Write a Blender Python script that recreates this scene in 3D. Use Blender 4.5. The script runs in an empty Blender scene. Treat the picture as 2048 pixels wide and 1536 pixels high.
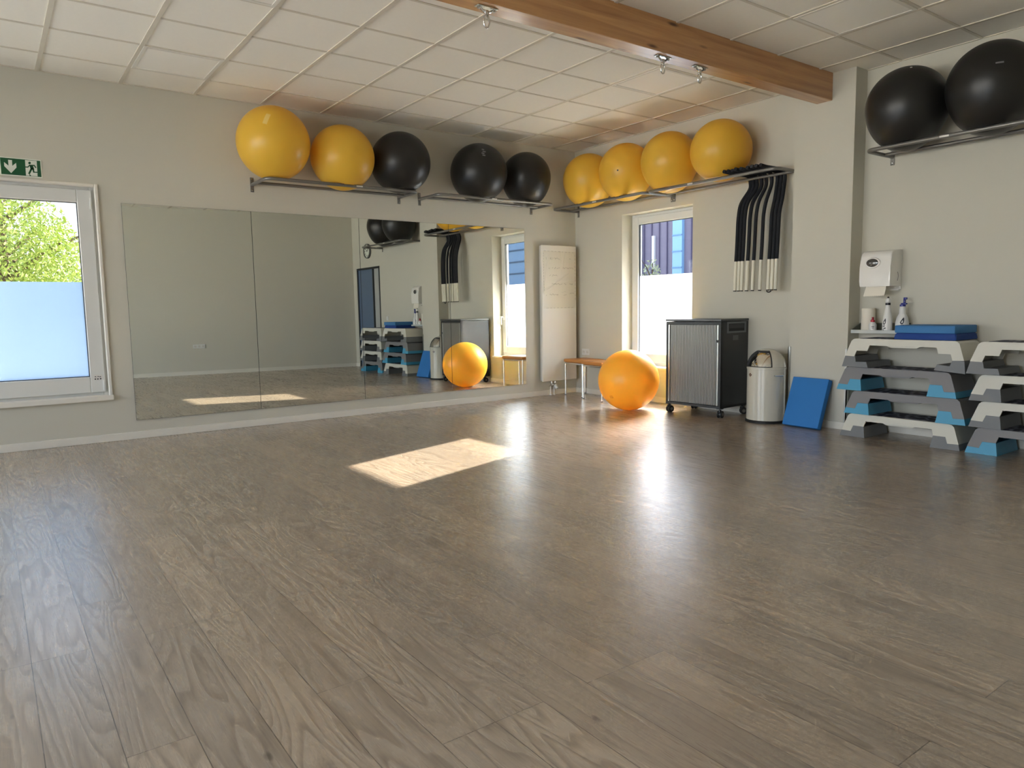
import bpy, bmesh, math, random
from mathutils import Vector, Matrix
random.seed(7)
PI = math.pi
scene = bpy.context.scene
COL = scene.collection

# ------------------------------------------------------------------ helpers
def s2l(c):
    c /= 255.0
    return c / 12.92 if c <= 0.04045 else ((c + 0.055) / 1.055) ** 2.4
def rgb(r, g, b): return (s2l(r), s2l(g), s2l(b), 1.0)

def mat(name, col, rough=0.5, metal=0.0, spec=0.5, bump=0.0, bscale=40.0, var=0.0, vscale=6.0, coat=0.0, subsurf=0.0):
    m = bpy.data.materials.new(name); m.use_nodes = True
    nt = m.node_tree; b = nt.nodes['Principled BSDF']
    b.inputs['Base Color'].default_value = col
    b.inputs['Roughness'].default_value = rough
    b.inputs['Metallic'].default_value = metal
    b.inputs['Specular IOR Level'].default_value = spec
    b.inputs['Coat Weight'].default_value = coat
    if bump or var:
        tc = nt.nodes.new('ShaderNodeTexCoord')
    if var:
        n = nt.nodes.new('ShaderNodeTexNoise'); n.inputs['Scale'].default_value = vscale; n.inputs['Detail'].default_value = 4
        nt.links.new(tc.outputs['Object'], n.inputs['Vector'])
        mx = nt.nodes.new('ShaderNodeMix'); mx.data_type = 'RGBA'
        mx.inputs[6].default_value = tuple(c * (1 - var) for c in col[:3]) + (1,)
        mx.inputs[7].default_value = tuple(min(1, c * (1 + var)) for c in col[:3]) + (1,)
        nt.links.new(n.outputs['Fac'], mx.inputs[0]); nt.links.new(mx.outputs[2], b.inputs['Base Color'])
    if bump:
        n2 = nt.nodes.new('ShaderNodeTexNoise'); n2.inputs['Scale'].default_value = bscale; n2.inputs['Detail'].default_value = 3
        nt.links.new(tc.outputs['Object'], n2.inputs['Vector'])
        bp = nt.nodes.new('ShaderNodeBump'); bp.inputs['Strength'].default_value = bump; bp.inputs['Distance'].default_value = 0.01
        nt.links.new(n2.outputs['Fac'], bp.inputs['Height']); nt.links.new(bp.outputs['Normal'], b.inputs['Normal'])
    return m

class MB:
    def __init__(s): s.bm = bmesh.new()
    def face(s, pts):
        try: return s.bm.faces.new([s.bm.verts.new(p) for p in pts])
        except ValueError: return None
    def box(s, x0, x1, y0, y1, z0, z1, M=None, bevel=0.0, seg=2):
        vs = [Vector((x, y, z)) for x in (x0, x1) for y in (y0, y1) for z in (z0, z1)]
        if M is not None: vs = [M @ v for v in vs]
        v = [s.bm.verts.new(p) for p in vs]
        fs = [s.bm.faces.new([v[i] for i in q]) for q in ((0,1,3,2),(4,6,7,5),(0,4,5,1),(2,3,7,6),(0,2,6,4),(1,5,7,3))]
        if bevel:
            es = set(e for f in fs for e in f.edges)
            bmesh.ops.bevel(s.bm, geom=list(es), offset=bevel, segments=seg, affect='EDGES', profile=0.5)
        return s
    def prism(s, poly, f0, f1):
        """closed polygon; f0 / f1 map each 2-D point to its front and back 3-D point"""
        a = [s.bm.verts.new(f0(p)) for p in poly]; b = [s.bm.verts.new(f1(p)) for p in poly]
        n = len(poly)
        s.bm.faces.new(a); s.bm.faces.new(b[::-1])
        for i in range(n):
            j = (i + 1) % n
            s.bm.faces.new((a[j], a[i], b[i], b[j]))
        return s
    def tube(s, pts, r, n=12, closed=False, cap=True):
        pts = [Vector(p) for p in pts]; rings = []; N = len(pts); up = None
        rr = r if isinstance(r, (list, tuple)) else [r] * N
        for i, p in enumerate(pts):
            if closed: t = pts[(i+1) % N] - pts[i-1]
            else: t = pts[min(i+1, N-1)] - pts[max(i-1, 0)]
            t.normalize()
            if up is None:
                up = Vector((0,0,1)) if abs(t.z) < 0.9 else Vector((1,0,0))
            a = t.cross(up)
            if a.length < 1e-5: a = t.orthogonal()
            a.normalize(); b = a.cross(t); b.normalize(); up = b
            rings.append([s.bm.verts.new(p + (a * math.cos(2*PI*k/n) + b * math.sin(2*PI*k/n)) * rr[i]) for k in range(n)])
        for i in range(N if closed else N - 1):
            A, B = rings[i], rings[(i+1) % N]
            for k in range(n): s.bm.faces.new((A[k], A[(k+1)%n], B[(k+1)%n], B[k]))
        if cap and not closed:
            s.bm.faces.new(rings[0]); s.bm.faces.new(rings[-1][::-1])
        return s
    def lathe(s, prof, n=48, c=(0,0,0), M=None, cap=True):
        rings = []
        for r, z in prof:
            ring = []
            for k in range(n):
                p = Vector((r*math.cos(2*PI*k/n), r*math.sin(2*PI*k/n), z))
                if M is not None: p = M @ p
                ring.append(s.bm.verts.new(p + Vector(c)))
            rings.append(ring)
        for A, B in zip(rings, rings[1:]):
            for k in range(n): s.bm.faces.new((A[k], A[(k+1)%n], B[(k+1)%n], B[k]))
        if cap:
            s.bm.faces.new(rings[0][::-1]); s.bm.faces.new(rings[-1])
        return s
    def sphere(s, r, c=(0,0,0), u=48, v=32, sc=(1,1,1)):
        g = bmesh.ops.create_uvsphere(s.bm, u_segments=u, v_segments=v, radius=r)
        for w in g['verts']: w.co = Vector((w.co.x*sc[0], w.co.y*sc[1], w.co.z*sc[2])) + Vector(c)
        return s
    def mesh(s, name, m, smooth=False, angle=35):
        bmesh.ops.recalc_face_normals(s.bm, faces=s.bm.faces[:])
        me = bpy.data.meshes.new(name); s.bm.to_mesh(me); s.bm.free()
        me.materials.append(m)
        if smooth:
            for p in me.polygons: p.use_smooth = True
            me.set_sharp_from_angle(angle=math.radians(angle))
        return me

def link(name, me, parent=None, loc=None, rot=None):
    o = bpy.data.objects.new(name, me); COL.objects.link(o)
    if parent is not None: o.parent = parent
    if loc is not None: o.location = loc
    if rot is not None: o.rotation_euler = rot
    return o
def part(name, mb, m, parent=None, smooth=False, angle=35, label=None):
    o = link(name, mb.mesh(name, m, smooth, angle), parent)
    if label: o['label'] = label
    return o
def tag(o, label, cat, group=None, kind=None):
    if label: o['label'] = label
    if cat: o['category'] = cat
    if group: o['group'] = group
    if kind: o['kind'] = kind
    return o
def thing(name, label, cat, loc=(0,0,0), rot=(0,0,0), group=None):
    o = bpy.data.objects.new(name, None); COL.objects.link(o)
    o.empty_display_size = 0.1
    o.location = loc; o.rotation_euler = rot
    return tag(o, label, cat, group)
def struct(name, mb, m, label=None, parent=None, smooth=False):
    o = part(name, mb, m, parent, smooth)
    o['kind'] = 'structure'
    if label: o['label'] = label
    return o
def arc(c, r, a0, a1, n, f):
    return [f(c[0] + r*math.cos(a0+(a1-a0)*i/n), c[1] + r*math.sin(a0+(a1-a0)*i/n)) for i in range(n+1)]

# ------------------------------------------------------------------ materials
WALL = mat('wall_paint', rgb(203, 200, 187), 0.75, spec=0.25, bump=0.06, bscale=160, var=0.015, vscale=1.2)
TILE = mat('ceiling_tile_mineral', rgb(243, 238, 227), 0.9, spec=0.2, bump=0.10, bscale=260, var=0.02, vscale=30)
GRID = mat('ceiling_rail_enamel', rgb(214, 206, 190), 0.55, spec=0.4)
WHITE = mat('white_lacquer', rgb(226, 222, 212), 0.45, bump=0.02, bscale=60)
PVC = mat('white_window_plastic', rgb(222, 223, 220), 0.35)
GASKET = mat('dark_gasket', rgb(60, 62, 62), 0.6)
LAMP = mat('lamp_cover_acrylic', rgb(248, 244, 235), 0.35, spec=0.5)
STEEL = mat('grey_powder_coated_steel', rgb(128, 126, 122), 0.38, metal=0.55, bump=0.03, bscale=300)
ZINC = mat('zinc_bolt', rgb(205, 205, 200), 0.25, metal=1.0)
CHROME = mat('chrome', rgb(225, 225, 222), 0.10, metal=1.0)
ALU = mat('brushed_aluminium', rgb(190, 190, 186), 0.30, metal=0.9)
BLACKB = mat('black_ball_vinyl', rgb(33, 32, 30), 0.36, spec=0.42, bump=0.03, bscale=14)
NAVY = mat('step_rubber', rgb(25, 28, 52), 0.7)
STEPW = mat('step_white_plastic', rgb(214, 212, 200), 0.5, bump=0.05, bscale=400)
STEPG = mat('step_grey_plastic', rgb(128, 126, 127), 0.5, bump=0.05, bscale=400)
FOOTG = mat('foot_grey_plastic', rgb(118, 120, 122), 0.5, bump=0.05, bscale=400)
FOOTB = mat('foot_blue_plastic', rgb(70, 158, 196), 0.45, bump=0.05, bscale=400)
UNDER = mat('step_underside_plastic', rgb(80, 76, 74), 0.6)
PADU = mat('pad_foam_light_blue', rgb(62, 122, 178), 0.75, bump=0.08, bscale=120, var=0.03)
PADL = mat('pad_foam_dark_blue', rgb(26, 66, 140), 0.75, bump=0.08, bscale=120, var=0.03)
MATB = mat('leaning_pad_foam', rgb(44, 122, 196), 0.75, bump=0.06, bscale=120, var=0.03)
CABD = mat('cabinet_dark_metal', rgb(46, 48, 50), 0.45, bump=0.03, bscale=200)
CABG = mat('cabinet_grey_plastic', rgb(100, 104, 108), 0.4)
RUBBER = mat('black_rubber', rgb(24, 24, 25), 0.6)
FOAMK = mat('black_foam', rgb(26, 28, 34), 0.85, bump=0.12, bscale=300)
ROD = mat('white_rod_grip', rgb(226, 222, 205), 0.4, bump=0.15, bscale=200)
BINW = mat('bin_enamel', rgb(206, 202, 188), 0.16, spec=0.55, coat=0.3)
DISP = mat('dispenser_plastic', rgb(232, 230, 224), 0.2, spec=0.5, coat=0.3)
PAPER = mat('paper', rgb(232, 226, 212), 0.9, bump=0.1, bscale=200)
GREEN = mat('sign_green', rgb(16, 84, 48), 0.4)
SIGNW = mat('sign_white', rgb(226, 230, 218), 0.4)
BLUECAP = mat('blue_cap', rgb(28, 36, 128), 0.35)
BLACKCAP = mat('black_cap', rgb(22, 22, 28), 0.35)
REDCAP = mat('red_cap', rgb(176, 24, 48), 0.35)
BOTTLE = mat('bottle_plastic', rgb(226, 226, 224), 0.3)
INK = mat('ink_print', rgb(40, 42, 52), 0.5)
PENCIL = mat('faded_marker', rgb(120, 112, 96), 0.7)
FOIL = mat('static_foil', rgb(224, 219, 204), 0.18, spec=0.6)
LEATHER = mat('tan_leatherette', rgb(196, 128, 58), 0.4, bump=0.1, bscale=180)
DOORL = mat('door_blue_grey', rgb(92, 112, 140), 0.3)
DOORF = mat('door_dark_frame', rgb(30, 33, 36), 0.4)
DOORS = mat('door_side_panel', rgb(178, 180, 178), 0.45)
LOGO = mat('logo_dark_red', rgb(92, 40, 34), 0.4)
STICKER = mat('grey_white_sticker', rgb(222, 220, 214), 0.5)
YPRINT = mat('pale_yellow_print', rgb(240, 208, 120), 0.35)
GPRINT = mat('pale_grey_print', rgb(128, 126, 128), 0.4)

def yellow_ball():
    m = bpy.data.materials.new('yellow_ball_vinyl'); m.use_nodes = True
    nt = m.node_tree; b = nt.nodes['Principled BSDF']; out = nt.nodes['Material Output']
    b.inputs['Base Color'].default_value = rgb(238, 196, 70)
    b.inputs['Roughness'].default_value = 0.33
    tc = nt.nodes.new('ShaderNodeTexCoord')
    n = nt.nodes.new('ShaderNodeTexNoise'); n.inputs['Scale'].default_value = 9
    nt.links.new(tc.outputs['Object'], n.inputs['Vector'])
    bp = nt.nodes.new('ShaderNodeBump'); bp.inputs['Strength'].default_value = 0.04
    nt.links.new(n.outputs['Fac'], bp.inputs['Height']); nt.links.new(bp.outputs['Normal'], b.inputs['Normal'])
    tr = nt.nodes.new('ShaderNodeBsdfTranslucent'); tr.inputs['Color'].default_value = rgb(246, 190, 60)
    mx = nt.nodes.new('ShaderNodeMixShader'); mx.inputs[0].default_value = 0.27
    nt.links.new(b.outputs[0], mx.inputs[1]); nt.links.new(tr.outputs[0], mx.inputs[2]); nt.links.new(mx.outputs[0], out.inputs[0])
    return m
YELLOW = yellow_ball()

def clear_glass(name, tint):
    m = bpy.data.materials.new(name); m.use_nodes = True
    nt = m.node_tree; out = nt.nodes['Material Output']; nt.nodes.remove(nt.nodes['Principled BSDF'])
    t = nt.nodes.new('ShaderNodeBsdfTransparent'); t.inputs['Color'].default_value = tint
    g = nt.nodes.new('ShaderNodeBsdfGlossy'); g.inputs['Roughness'].default_value = 0.02
    f = nt.nodes.new('ShaderNodeFresnel'); f.inputs['IOR'].default_value = 1.35
    mx = nt.nodes.new('ShaderNodeMixShader')
    nt.links.new(f.outputs[0], mx.inputs[0]); nt.links.new(t.outputs[0], mx.inputs[1]); nt.links.new(g.outputs[0], mx.inputs[2])
    nt.links.new(mx.outputs[0], out.inputs[0]); return m
GLASS = clear_glass('clear_glass', (0.94, 0.95, 0.95, 1))
DIMMED = clear_glass('dimmed_clear_glass', (0.20, 0.208, 0.217, 1))  # clear glass darkened in colour to hold down the outdoor brightness

def frosted(name, tint, fwd):
    m = bpy.data.materials.new(name); m.use_nodes = True
    nt = m.node_tree; out = nt.nodes['Material Output']; nt.nodes.remove(nt.nodes['Principled BSDF'])
    t = nt.nodes.new('ShaderNodeBsdfTranslucent'); t.inputs['Color'].default_value = tint
    r = nt.nodes.new('ShaderNodeBsdfRefraction'); r.inputs['Color'].default_value = tint; r.inputs['Roughness'].default_value = 0.55; r.inputs['IOR'].default_value = 1.25
    tc = nt.nodes.new('ShaderNodeTexCoord'); n = nt.nodes.new('ShaderNodeTexNoise'); n.inputs['Scale'].default_value = 900
    nt.links.new(tc.outputs['Object'], n.inputs['Vector'])
    bp = nt.nodes.new('ShaderNodeBump'); bp.inputs['Strength'].default_value = 0.03; bp.inputs['Distance'].default_value = 0.001
    nt.links.new(n.outputs['Fac'], bp.inputs['Height']); nt.links.new(bp.outputs['Normal'], t.inputs['Normal'])
    mx = nt.nodes.new('ShaderNodeMixShader'); mx.inputs[0].default_value = fwd
    nt.links.new(t.outputs[0], mx.inputs[1]); nt.links.new(r.outputs[0], mx.inputs[2]); nt.links.new(mx.outputs[0], out.inputs[0])
    return m
FROST = frosted('frosted_film_glass', (0.76, 0.78, 0.80, 1), 0.85)
FROST1 = frosted('frosted_film_glass_dim_blue', (0.058, 0.084, 0.128, 1), 0.15)  # same film, colour dimmed and blued to imitate a pane without sun

def mirror_mat():
    m = bpy.data.materials.new('mirror_silver'); m.use_nodes = True
    b = m.node_tree.nodes['Principled BSDF']
    b.inputs['Base Color'].default_value = (0.80, 0.83, 0.80, 1); b.inputs['Metallic'].default_value = 1; b.inputs['Roughness'].default_value = 0.0
    return m
MIRROR = mirror_mat()

def wood_floor():
    m = bpy.data.materials.new('grey_brown_plank_floor'); m.use_nodes = True
    nt = m.node_tree; N = nt.nodes.new; L = nt.links.new; b = nt.nodes['Principled BSDF']
    tc = N('ShaderNodeTexCoord')
    br = N('ShaderNodeTexBrick'); br.offset = 0.37; br.offset_frequency = 3; br.squash = 1.0
    br.inputs['Color1'].default_value = (0, 0, 0, 1); br.inputs['Color2'].default_value = (1, 1, 1, 1); br.inputs['Mortar'].default_value = (0.5, 0.5, 0.5, 1)
    br.inputs['Scale'].default_value = 1.0; br.inputs['Mortar Size'].default_value = 0.0016; br.inputs['Mortar Smooth'].default_value = 0.3
    br.inputs['Brick Width'].default_value = 1.24; br.inputs['Row Height'].default_value = 0.174
    mp0 = N('ShaderNodeMapping'); mp0.inputs['Location'].default_value = (0.31, 0.063, 0)
    L(tc.outputs['Object'], mp0.inputs['Vector']); L(mp0.outputs[0], br.inputs['Vector'])
    sep = N('ShaderNodeSeparateXYZ'); L(tc.outputs['Object'], sep.inputs[0])
    def math_(op, a, bb=None):
        n = N('ShaderNodeMath'); n.operation = op
        for i, v in enumerate((a, bb)):
            if v is None: continue
            if isinstance(v, (int, float)): n.inputs[i].default_value = v
            else: L(v, n.inputs[i])
        return n.outputs[0]
    bid = br.outputs['Color']
    def coords(sx, sy, k):
        c = N('ShaderNodeCombineXYZ')
        L(math_('ADD', math_('MULTIPLY', sep.outputs[0], sx), math_('MULTIPLY', bid, 3.1)), c.inputs[0])
        L(math_('MULTIPLY', sep.outputs[1], sy), c.inputs[1]); L(math_('MULTIPLY', bid, k), c.inputs[2]); return c.outputs[0]
    # contour lines of a stretched noise give cathedral grain and knots
    n1 = N('ShaderNodeTexNoise'); n1.inputs['Scale'].default_value = 1; n1.inputs['Detail'].default_value = 1.6; n1.inputs['Roughness'].default_value = 0.5
    L(coords(0.62, 6.0, 41.0), n1.inputs['Vector'])
    ring = math_('FRACT', math_('MULTIPLY', n1.outputs['Fac'], 19.0))
    line = math_('MULTIPLY', math_('POWER', ring, 2.2), math_('SUBTRACT', 1.0, math_('POWER', ring, 14.0)))
    n2 = N('ShaderNodeTexNoise'); n2.inputs['Scale'].default_value = 1; n2.inputs['Detail'].default_value = 5; n2.inputs['Roughness'].default_value = 0.65
    L(coords(5.0, 130.0, 17.0), n2.inputs['Vector'])
    n3 = N('ShaderNodeTexNoise'); n3.inputs['Scale'].default_value = 1; n3.inputs['Detail'].default_value = 2
    L(coords(1.3, 3.5, 23.0), n3.inputs['Vector'])
    # knots
    vo = N('ShaderNodeTexVoronoi'); vo.inputs['Scale'].default_value = 1.0
    L(coords(2.6, 5.5, 57.0), vo.inputs['Vector'])
    kr = N('ShaderNodeMapRange'); kr.inputs[1].default_value = 0.03; kr.inputs[2].default_value = 0.075; kr.inputs[3].default_value = 1; kr.inputs[4].default_value = 0
    L(vo.outputs['Distance'], kr.inputs[0])
    g = math_('ADD', math_('MULTIPLY', line, math_('MULTIPLY', math_('POWER', n3.outputs['Fac'], 1.2), 1.25)), math_('MULTIPLY', math_('SUBTRACT', n2.outputs['Fac'], 0.5), 0.85))
    g = math_('ADD', g, math_('MULTIPLY', math_('SUBTRACT', n3.outputs['Fac'], 0.5), -0.5))
    g = math_('ADD', g, math_('MULTIPLY', kr.outputs[0], 0.5))
    cr = N('ShaderNodeValToRGB')
    e = cr.color_ramp.elements
    e[0].position = 0.0; e[0].color = rgb(176, 161, 143)
    e[1].position = 1.0; e[1].color = rgb(82, 70, 59)
    k = e.new(0.28); k.color = rgb(157, 141, 123)
    k = e.new(0.6); k.color = rgb(119, 105, 90)
    L(g, cr.inputs[0])
    hs = N('ShaderNodeMix'); hs.data_type = 'RGBA'; hs.blend_type = 'MULTIPLY'; hs.inputs[0].default_value = 1
    tr = N('ShaderNodeValToRGB'); tr.color_ramp.elements[0].color = (0.86, 0.86, 0.87, 1); tr.color_ramp.elements[1].color = (1.1, 1.08, 1.05, 1)
    L(bid, tr.inputs[0]); L(cr.outputs[0], hs.inputs[6]); L(tr.outputs[0], hs.inputs[7])
    sm = N('ShaderNodeMix'); sm.data_type = 'RGBA'; sm.inputs[7].default_value = rgb(62, 52, 44)
    L(math_('MULTIPLY', br.outputs['Fac'], 0.8), sm.inputs[0]); L(hs.outputs[2], sm.inputs[6])
    L(sm.outputs[2], b.inputs['Base Color'])
    rr = N('ShaderNodeMapRange'); rr.inputs[3].default_value = 0.27; rr.inputs[4].default_value = 0.36
    L(g, rr.inputs[0]); L(rr.outputs[0], b.inputs['Roughness'])
    b.inputs['Specular IOR Level'].default_value = 1.0
    b.inputs['Coat Weight'].default_value = 0.5; b.inputs['Coat Roughness'].default_value = 0.33
    bp = N('ShaderNodeBump'); bp.inputs['Strength'].default_value = 0.12; bp.inputs['Distance'].default_value = 0.004
    h = math_('ADD', math_('MULTIPLY', g, -0.5), math_('MULTIPLY', br.outputs['Fac'], -0.8))
    L(h, bp.inputs['Height']); L(bp.outputs['Normal'], b.inputs['Normal'])
    return m
FLOOR = wood_floor()

def beam_wood():
    m = bpy.data.materials.new('glulam_beam_wood'); m.use_nodes = True
    nt = m.node_tree; N = nt.nodes.new; L = nt.links.new; b = nt.nodes['Principled BSDF']
    tc = N('ShaderNodeTexCoord')
    mp = N('ShaderNodeMapping'); mp.inputs['Scale'].default_value = (24, 1.1, 24); L(tc.outputs['Object'], mp.inputs[0])
    n = N('ShaderNodeTexNoise'); n.inputs['Scale'].default_value = 1; n.inputs['Detail'].default_value = 5; n.inputs['Distortion'].default_value = 0.6
    L(mp.outputs[0], n.inputs['Vector'])
    mp2 = N('ShaderNodeMapping'); mp2.inputs['Scale'].default_value = (9, 2.0, 9); L(tc.outputs['Object'], mp2.inputs[0])
    v = N('ShaderNodeTexVoronoi'); v.inputs['Scale'].default_value = 1; L(mp2.outputs[0], v.inputs['Vector'])
    kr = N('ShaderNodeMapRange'); kr.inputs[1].default_value = 0.06; kr.inputs[2].default_value = 0.15; kr.inputs[3].default_value = 1; kr.inputs[4].default_value = 0
    L(v.outputs['Distance'], kr.inputs[0])
    cr = N('ShaderNodeValToRGB'); cr.color_ramp.elements[0].position = 0.3; cr.color_ramp.elements[0].color = rgb(206, 156, 100)
    cr.color_ramp.elements[1].position = 0.75; cr.color_ramp.elements[1].color = rgb(164, 112, 64)
    L(n.outputs['Fac'], cr.inputs[0])
    mx = N('ShaderNodeMix'); mx.data_type = 'RGBA'; mx.inputs[7].default_value = rgb(96, 58, 30)
    L(kr.outputs[0], mx.inputs[0]); L(cr.outputs[0], mx.inputs[6]); L(mx.outputs[2], b.inputs['Base Color'])
    b.inputs['Roughness'].default_value = 0.34; b.inputs['Coat Weight'].default_value = 0.7; b.inputs['Coat Roughness'].default_value = 0.2
    bp = N('ShaderNodeBump'); bp.inputs['Strength'].default_value = 0.15; bp.inputs['Distance'].default_value = 0.004
    L(n.outputs['Fac'], bp.inputs['Height']); L(bp.outputs[0], b.inputs['Normal'])
    return m
BEAM = beam_wood()

def shutter_mat():
    m = bpy.data.materials.new('roller_shutter_plastic'); m.use_nodes = True
    nt = m.node_tree; N = nt.nodes.new; L = nt.links.new; b = nt.nodes['Principled BSDF']
    b.inputs['Base Color'].default_value = rgb(140, 138, 134); b.inputs['Roughness'].default_value = 0.36; b.inputs['Metallic'].default_value = 0.3
    return m
SHUT = shutter_mat()

def rubber_mat_pattern():
    m = bpy.data.materials.new('step_mat_pattern'); m.use_nodes = True
    nt = m.node_tree; N = nt.nodes.new; L = nt.links.new; b = nt.nodes['Principled BSDF']
    tc = N('ShaderNodeTexCoord'); mp = N('ShaderNodeMapping'); mp.inputs['Scale'].default_value = (9, 9, 1); L(tc.outputs['Object'], mp.inputs[0])
    v = N('ShaderNodeTexVoronoi'); v.feature = 'DISTANCE_TO_EDGE'; v.inputs['Scale'].default_value = 1; L(mp.outputs[0], v.inputs['Vector'])
    cr = N('ShaderNodeValToRGB'); cr.color_ramp.elements[0].position = 0.05; cr.color_ramp.elements[0].color = rgb(110, 112, 124)
    cr.color_ramp.elements[1].position = 0.12; cr.color_ramp.elements[1].color = rgb(22, 24, 46)
    L(v.outputs['Distance'], cr.inputs[0]); L(cr.outputs[0], b.inputs['Base Color']); b.inputs['Roughness'].default_value = 0.7
    return m
MATPAT = rubber_mat_pattern()

# ------------------------------------------------------------------ room shell
H = 3.232
YF = -10.6              # wall behind the camera
T = 0.32                # outer wall thickness
SL = 0.135              # the right-hand wall runs slightly askew
XR0 = 7.32
def xr(y): return XR0 - SL * y
def wall_with_holes(mb, u0, u1, z0, z1, holes, f):
    """wall slab in (u, z) with rectangular holes; f(u, z, d) gives the point at depth d (0 = room side, 1 = outside)"""
    us = sorted({u0, u1} | {h[0] for h in holes} | {h[1] for h in holes})
    zs = sorted({z0, z1} | {h[2] for h in holes} | {h[3] for h in holes})
    for a, b in zip(us, us[1:]):
        for c, d in zip(zs, zs[1:]):
            mu, mz = (a+b)/2, (c+d)/2
            if any(h[0] < mu < h[1] and h[2] < mz < h[3] for h in holes): continue
            for dd in (0, 1): mb.face([f(a,c,dd), f(b,c,dd), f(b,d,dd), f(a,d,dd)])
    for h in holes:
        a, b, c, d = h
        for p, q in (((a,c),(b,c)), ((b,c),(b,d)), ((b,d),(a,d)), ((a,d),(a,c))):
            mb.face([f(*p,0), f(*q,0), f(*q,1), f(*p,1)])
    for p, q in (((u0,z0),(u1,z0)), ((u1,z0),(u1,z1)), ((u1,z1),(u0,z1)), ((u0,z1),(u0,z0))):
        mb.face([f(*p,0), f(*q,0), f(*q,1), f(*p,1)])

W1 = (-6.755, -5.655, 0.415, 2.305)       # window on the mirror wall (y0, y1, z0, z1)
W3 = (-9.6, -8.0, 0.415, 2.305)           # unseen neighbour behind the camera, added for fill daylight
W2 = (0.886, 2.009, 0.42, 2.305)          # window on the back wall (x0, x1, z0, z1)
mb = MB(); wall_with_holes(mb, YF, T, 0, H+0.1, [W1, W3], lambda u, z, d: (-T*d, u, z))
struct('wall_left', mb, WALL, 'beige wall carrying the mirrors')
D1 = (6.03, 7.12, 0.0, 2.10)
mb = MB(); wall_with_holes(mb, 0, XR0+0.3, 0, H+0.1, [W2, D1], lambda u, z, d: (u, T*d, z))
struct('wall_back', mb, WALL, 'beige wall with the tall window and pillar')
mb = MB(); wall_with_holes(mb, YF, T, 0, H+0.1, [], lambda u, z, d: (xr(u) + 0.25*d, u, z))
struct('wall_right', mb, WALL, 'plain grey-beige wall seen in the mirrors')
WF = [(0.6, 3.6, 0.25, 2.75), (4.2, 7.6, 0.25, 2.75)]  # unseen broad windows, added to brighten the room with sky light
mb = MB(); wall_with_holes(mb, -T, 9.2, 0, H+0.1, WF, lambda u, z, d: (u, YF - T*d, z))
struct('wall_front', mb, WALL, 'wall with added fill-light windows behind the viewer')
mb = MB(); mb.box(-T, 9.2, YF-T, T, -0.12, 0.0); struct('floor', mb, FLOOR, 'grey-brown wood plank floor')
mb = MB(); mb.box(-T, 9.2, YF-T, T, H, H+0.12); ceil = struct('ceiling', mb, TILE, 'white suspended tile ceiling')
# suspended ceiling rails (24 mm), part of the ceiling
G, GX, GY = 0.625, 0.5186, -0.4035
mb = MB()
for j in range(0, 14):
    x = GX + G*j
    if 3.58 < x < 3.78: continue
    mb.box(x-0.011, x+0.011, YF, 0, H-0.005, H+0.001)
for k in range(0, 17):
    y = GY - G*k
    for a, b in ((0, 3.6), (3.755, 9.0)): mb.box(a, b, y-0.016, y+0.016, H-0.007, H+0.001)
mb.box(0, 0.018, YF, 0, H-0.006, H+0.001); mb.box(0, 9, -0.018, 0, H-0.006, H+0.001)
o = struct('ceiling_rails', mb, GRID, None, ceil)
# pillar and beam
mb = MB(); mb.box(3.385, 3.972, -0.19, 0.0, 0, H); struct('wall_pillar', mb, WALL, 'beige pillar under the wooden beam')
mb = MB(); mb.box(3.602, 3.756, YF, -0.19, 2.992, H+0.02, bevel=0.006); struct('trim_1', mb, BEAM, 'brown glued timber beam under the ceiling')
for nm, x0, x1 in (('trim_2', 3.375, 3.40), ('trim_3', 3.957, 3.982)):
    mb = MB(); mb.box(x0, x1, -0.2, -0.192+0.002, 0.075, 0.75)
    xs = x0 if nm == 'trim_2' else x1-0.008
    mb.box(xs, xs+0.008, -0.2, -0.165, 0.075, 0.75)
    struct(nm, mb, ALU, 'silver corner guard on the pillar edge')
# baseboards
BH, BT = 0.07, 0.014
def bb(name, boxes, label):
    mb = MB()
    for b in boxes: mb.box(*b, 0, BH, bevel=0.003, seg=1)
    struct(name, mb, WHITE, label)
bb('baseboard_left', [(0, BT, YF, 0)], 'white baseboard under the mirrors')
bb('baseboard_back', [(0, 3.385, -BT, 0), (3.385-BT, 3.972+BT, -0.19-BT, -0.19), (3.972, 3.972+BT, -0.19, 0), (3.972, 6.0, -BT, 0), (7.15, XR0, -BT, 0)], 'white baseboard along the back wall and pillar')
mb = MB()
mb.prism([(XR0-BT, 0), (XR0, 0), (xr(YF), YF), (xr(YF)-BT, YF)], lambda p: (p[0], p[1], 0), lambda p: (p[0], p[1], BH))
struct('baseboard_right', mb, WHITE, 'white baseboard of the wall seen in the mirrors')

# ------------------------------------------------------------------ windows
def frame_ring(mb, a0, a1, z0, z1, w, d0, d1, f, wb=None, bevel=0.004):
    wb = w if wb is None else wb
    for (u0, u1, v0, v1) in ((a0, a0+w, z0, z1), (a1-w, a1, z0, z1), (a0+w, a1-w, z1-w, z1), (a0+w, a1-w, z0, z0+wb)):
        p, q = f(u0, v0, d0), f(u1, v1, d1)
        mb.box(min(p[0],q[0]), max(p[0],q[0]), min(p[1],q[1]), max(p[1],q[1]), min(p[2],q[2]), max(p[2],q[2]), bevel=bevel, seg=1)
def slab(mb, u0, u1, v0, v1, d0, d1, f, bevel=0.0):
    p, q = f(u0, v0, d0), f(u1, v1, d1)
    mb.box(min(p[0],q[0]), max(p[0],q[0]), min(p[1],q[1]), max(p[1],q[1]), min(p[2],q[2]), max(p[2],q[2]), bevel=bevel, seg=1)
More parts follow.
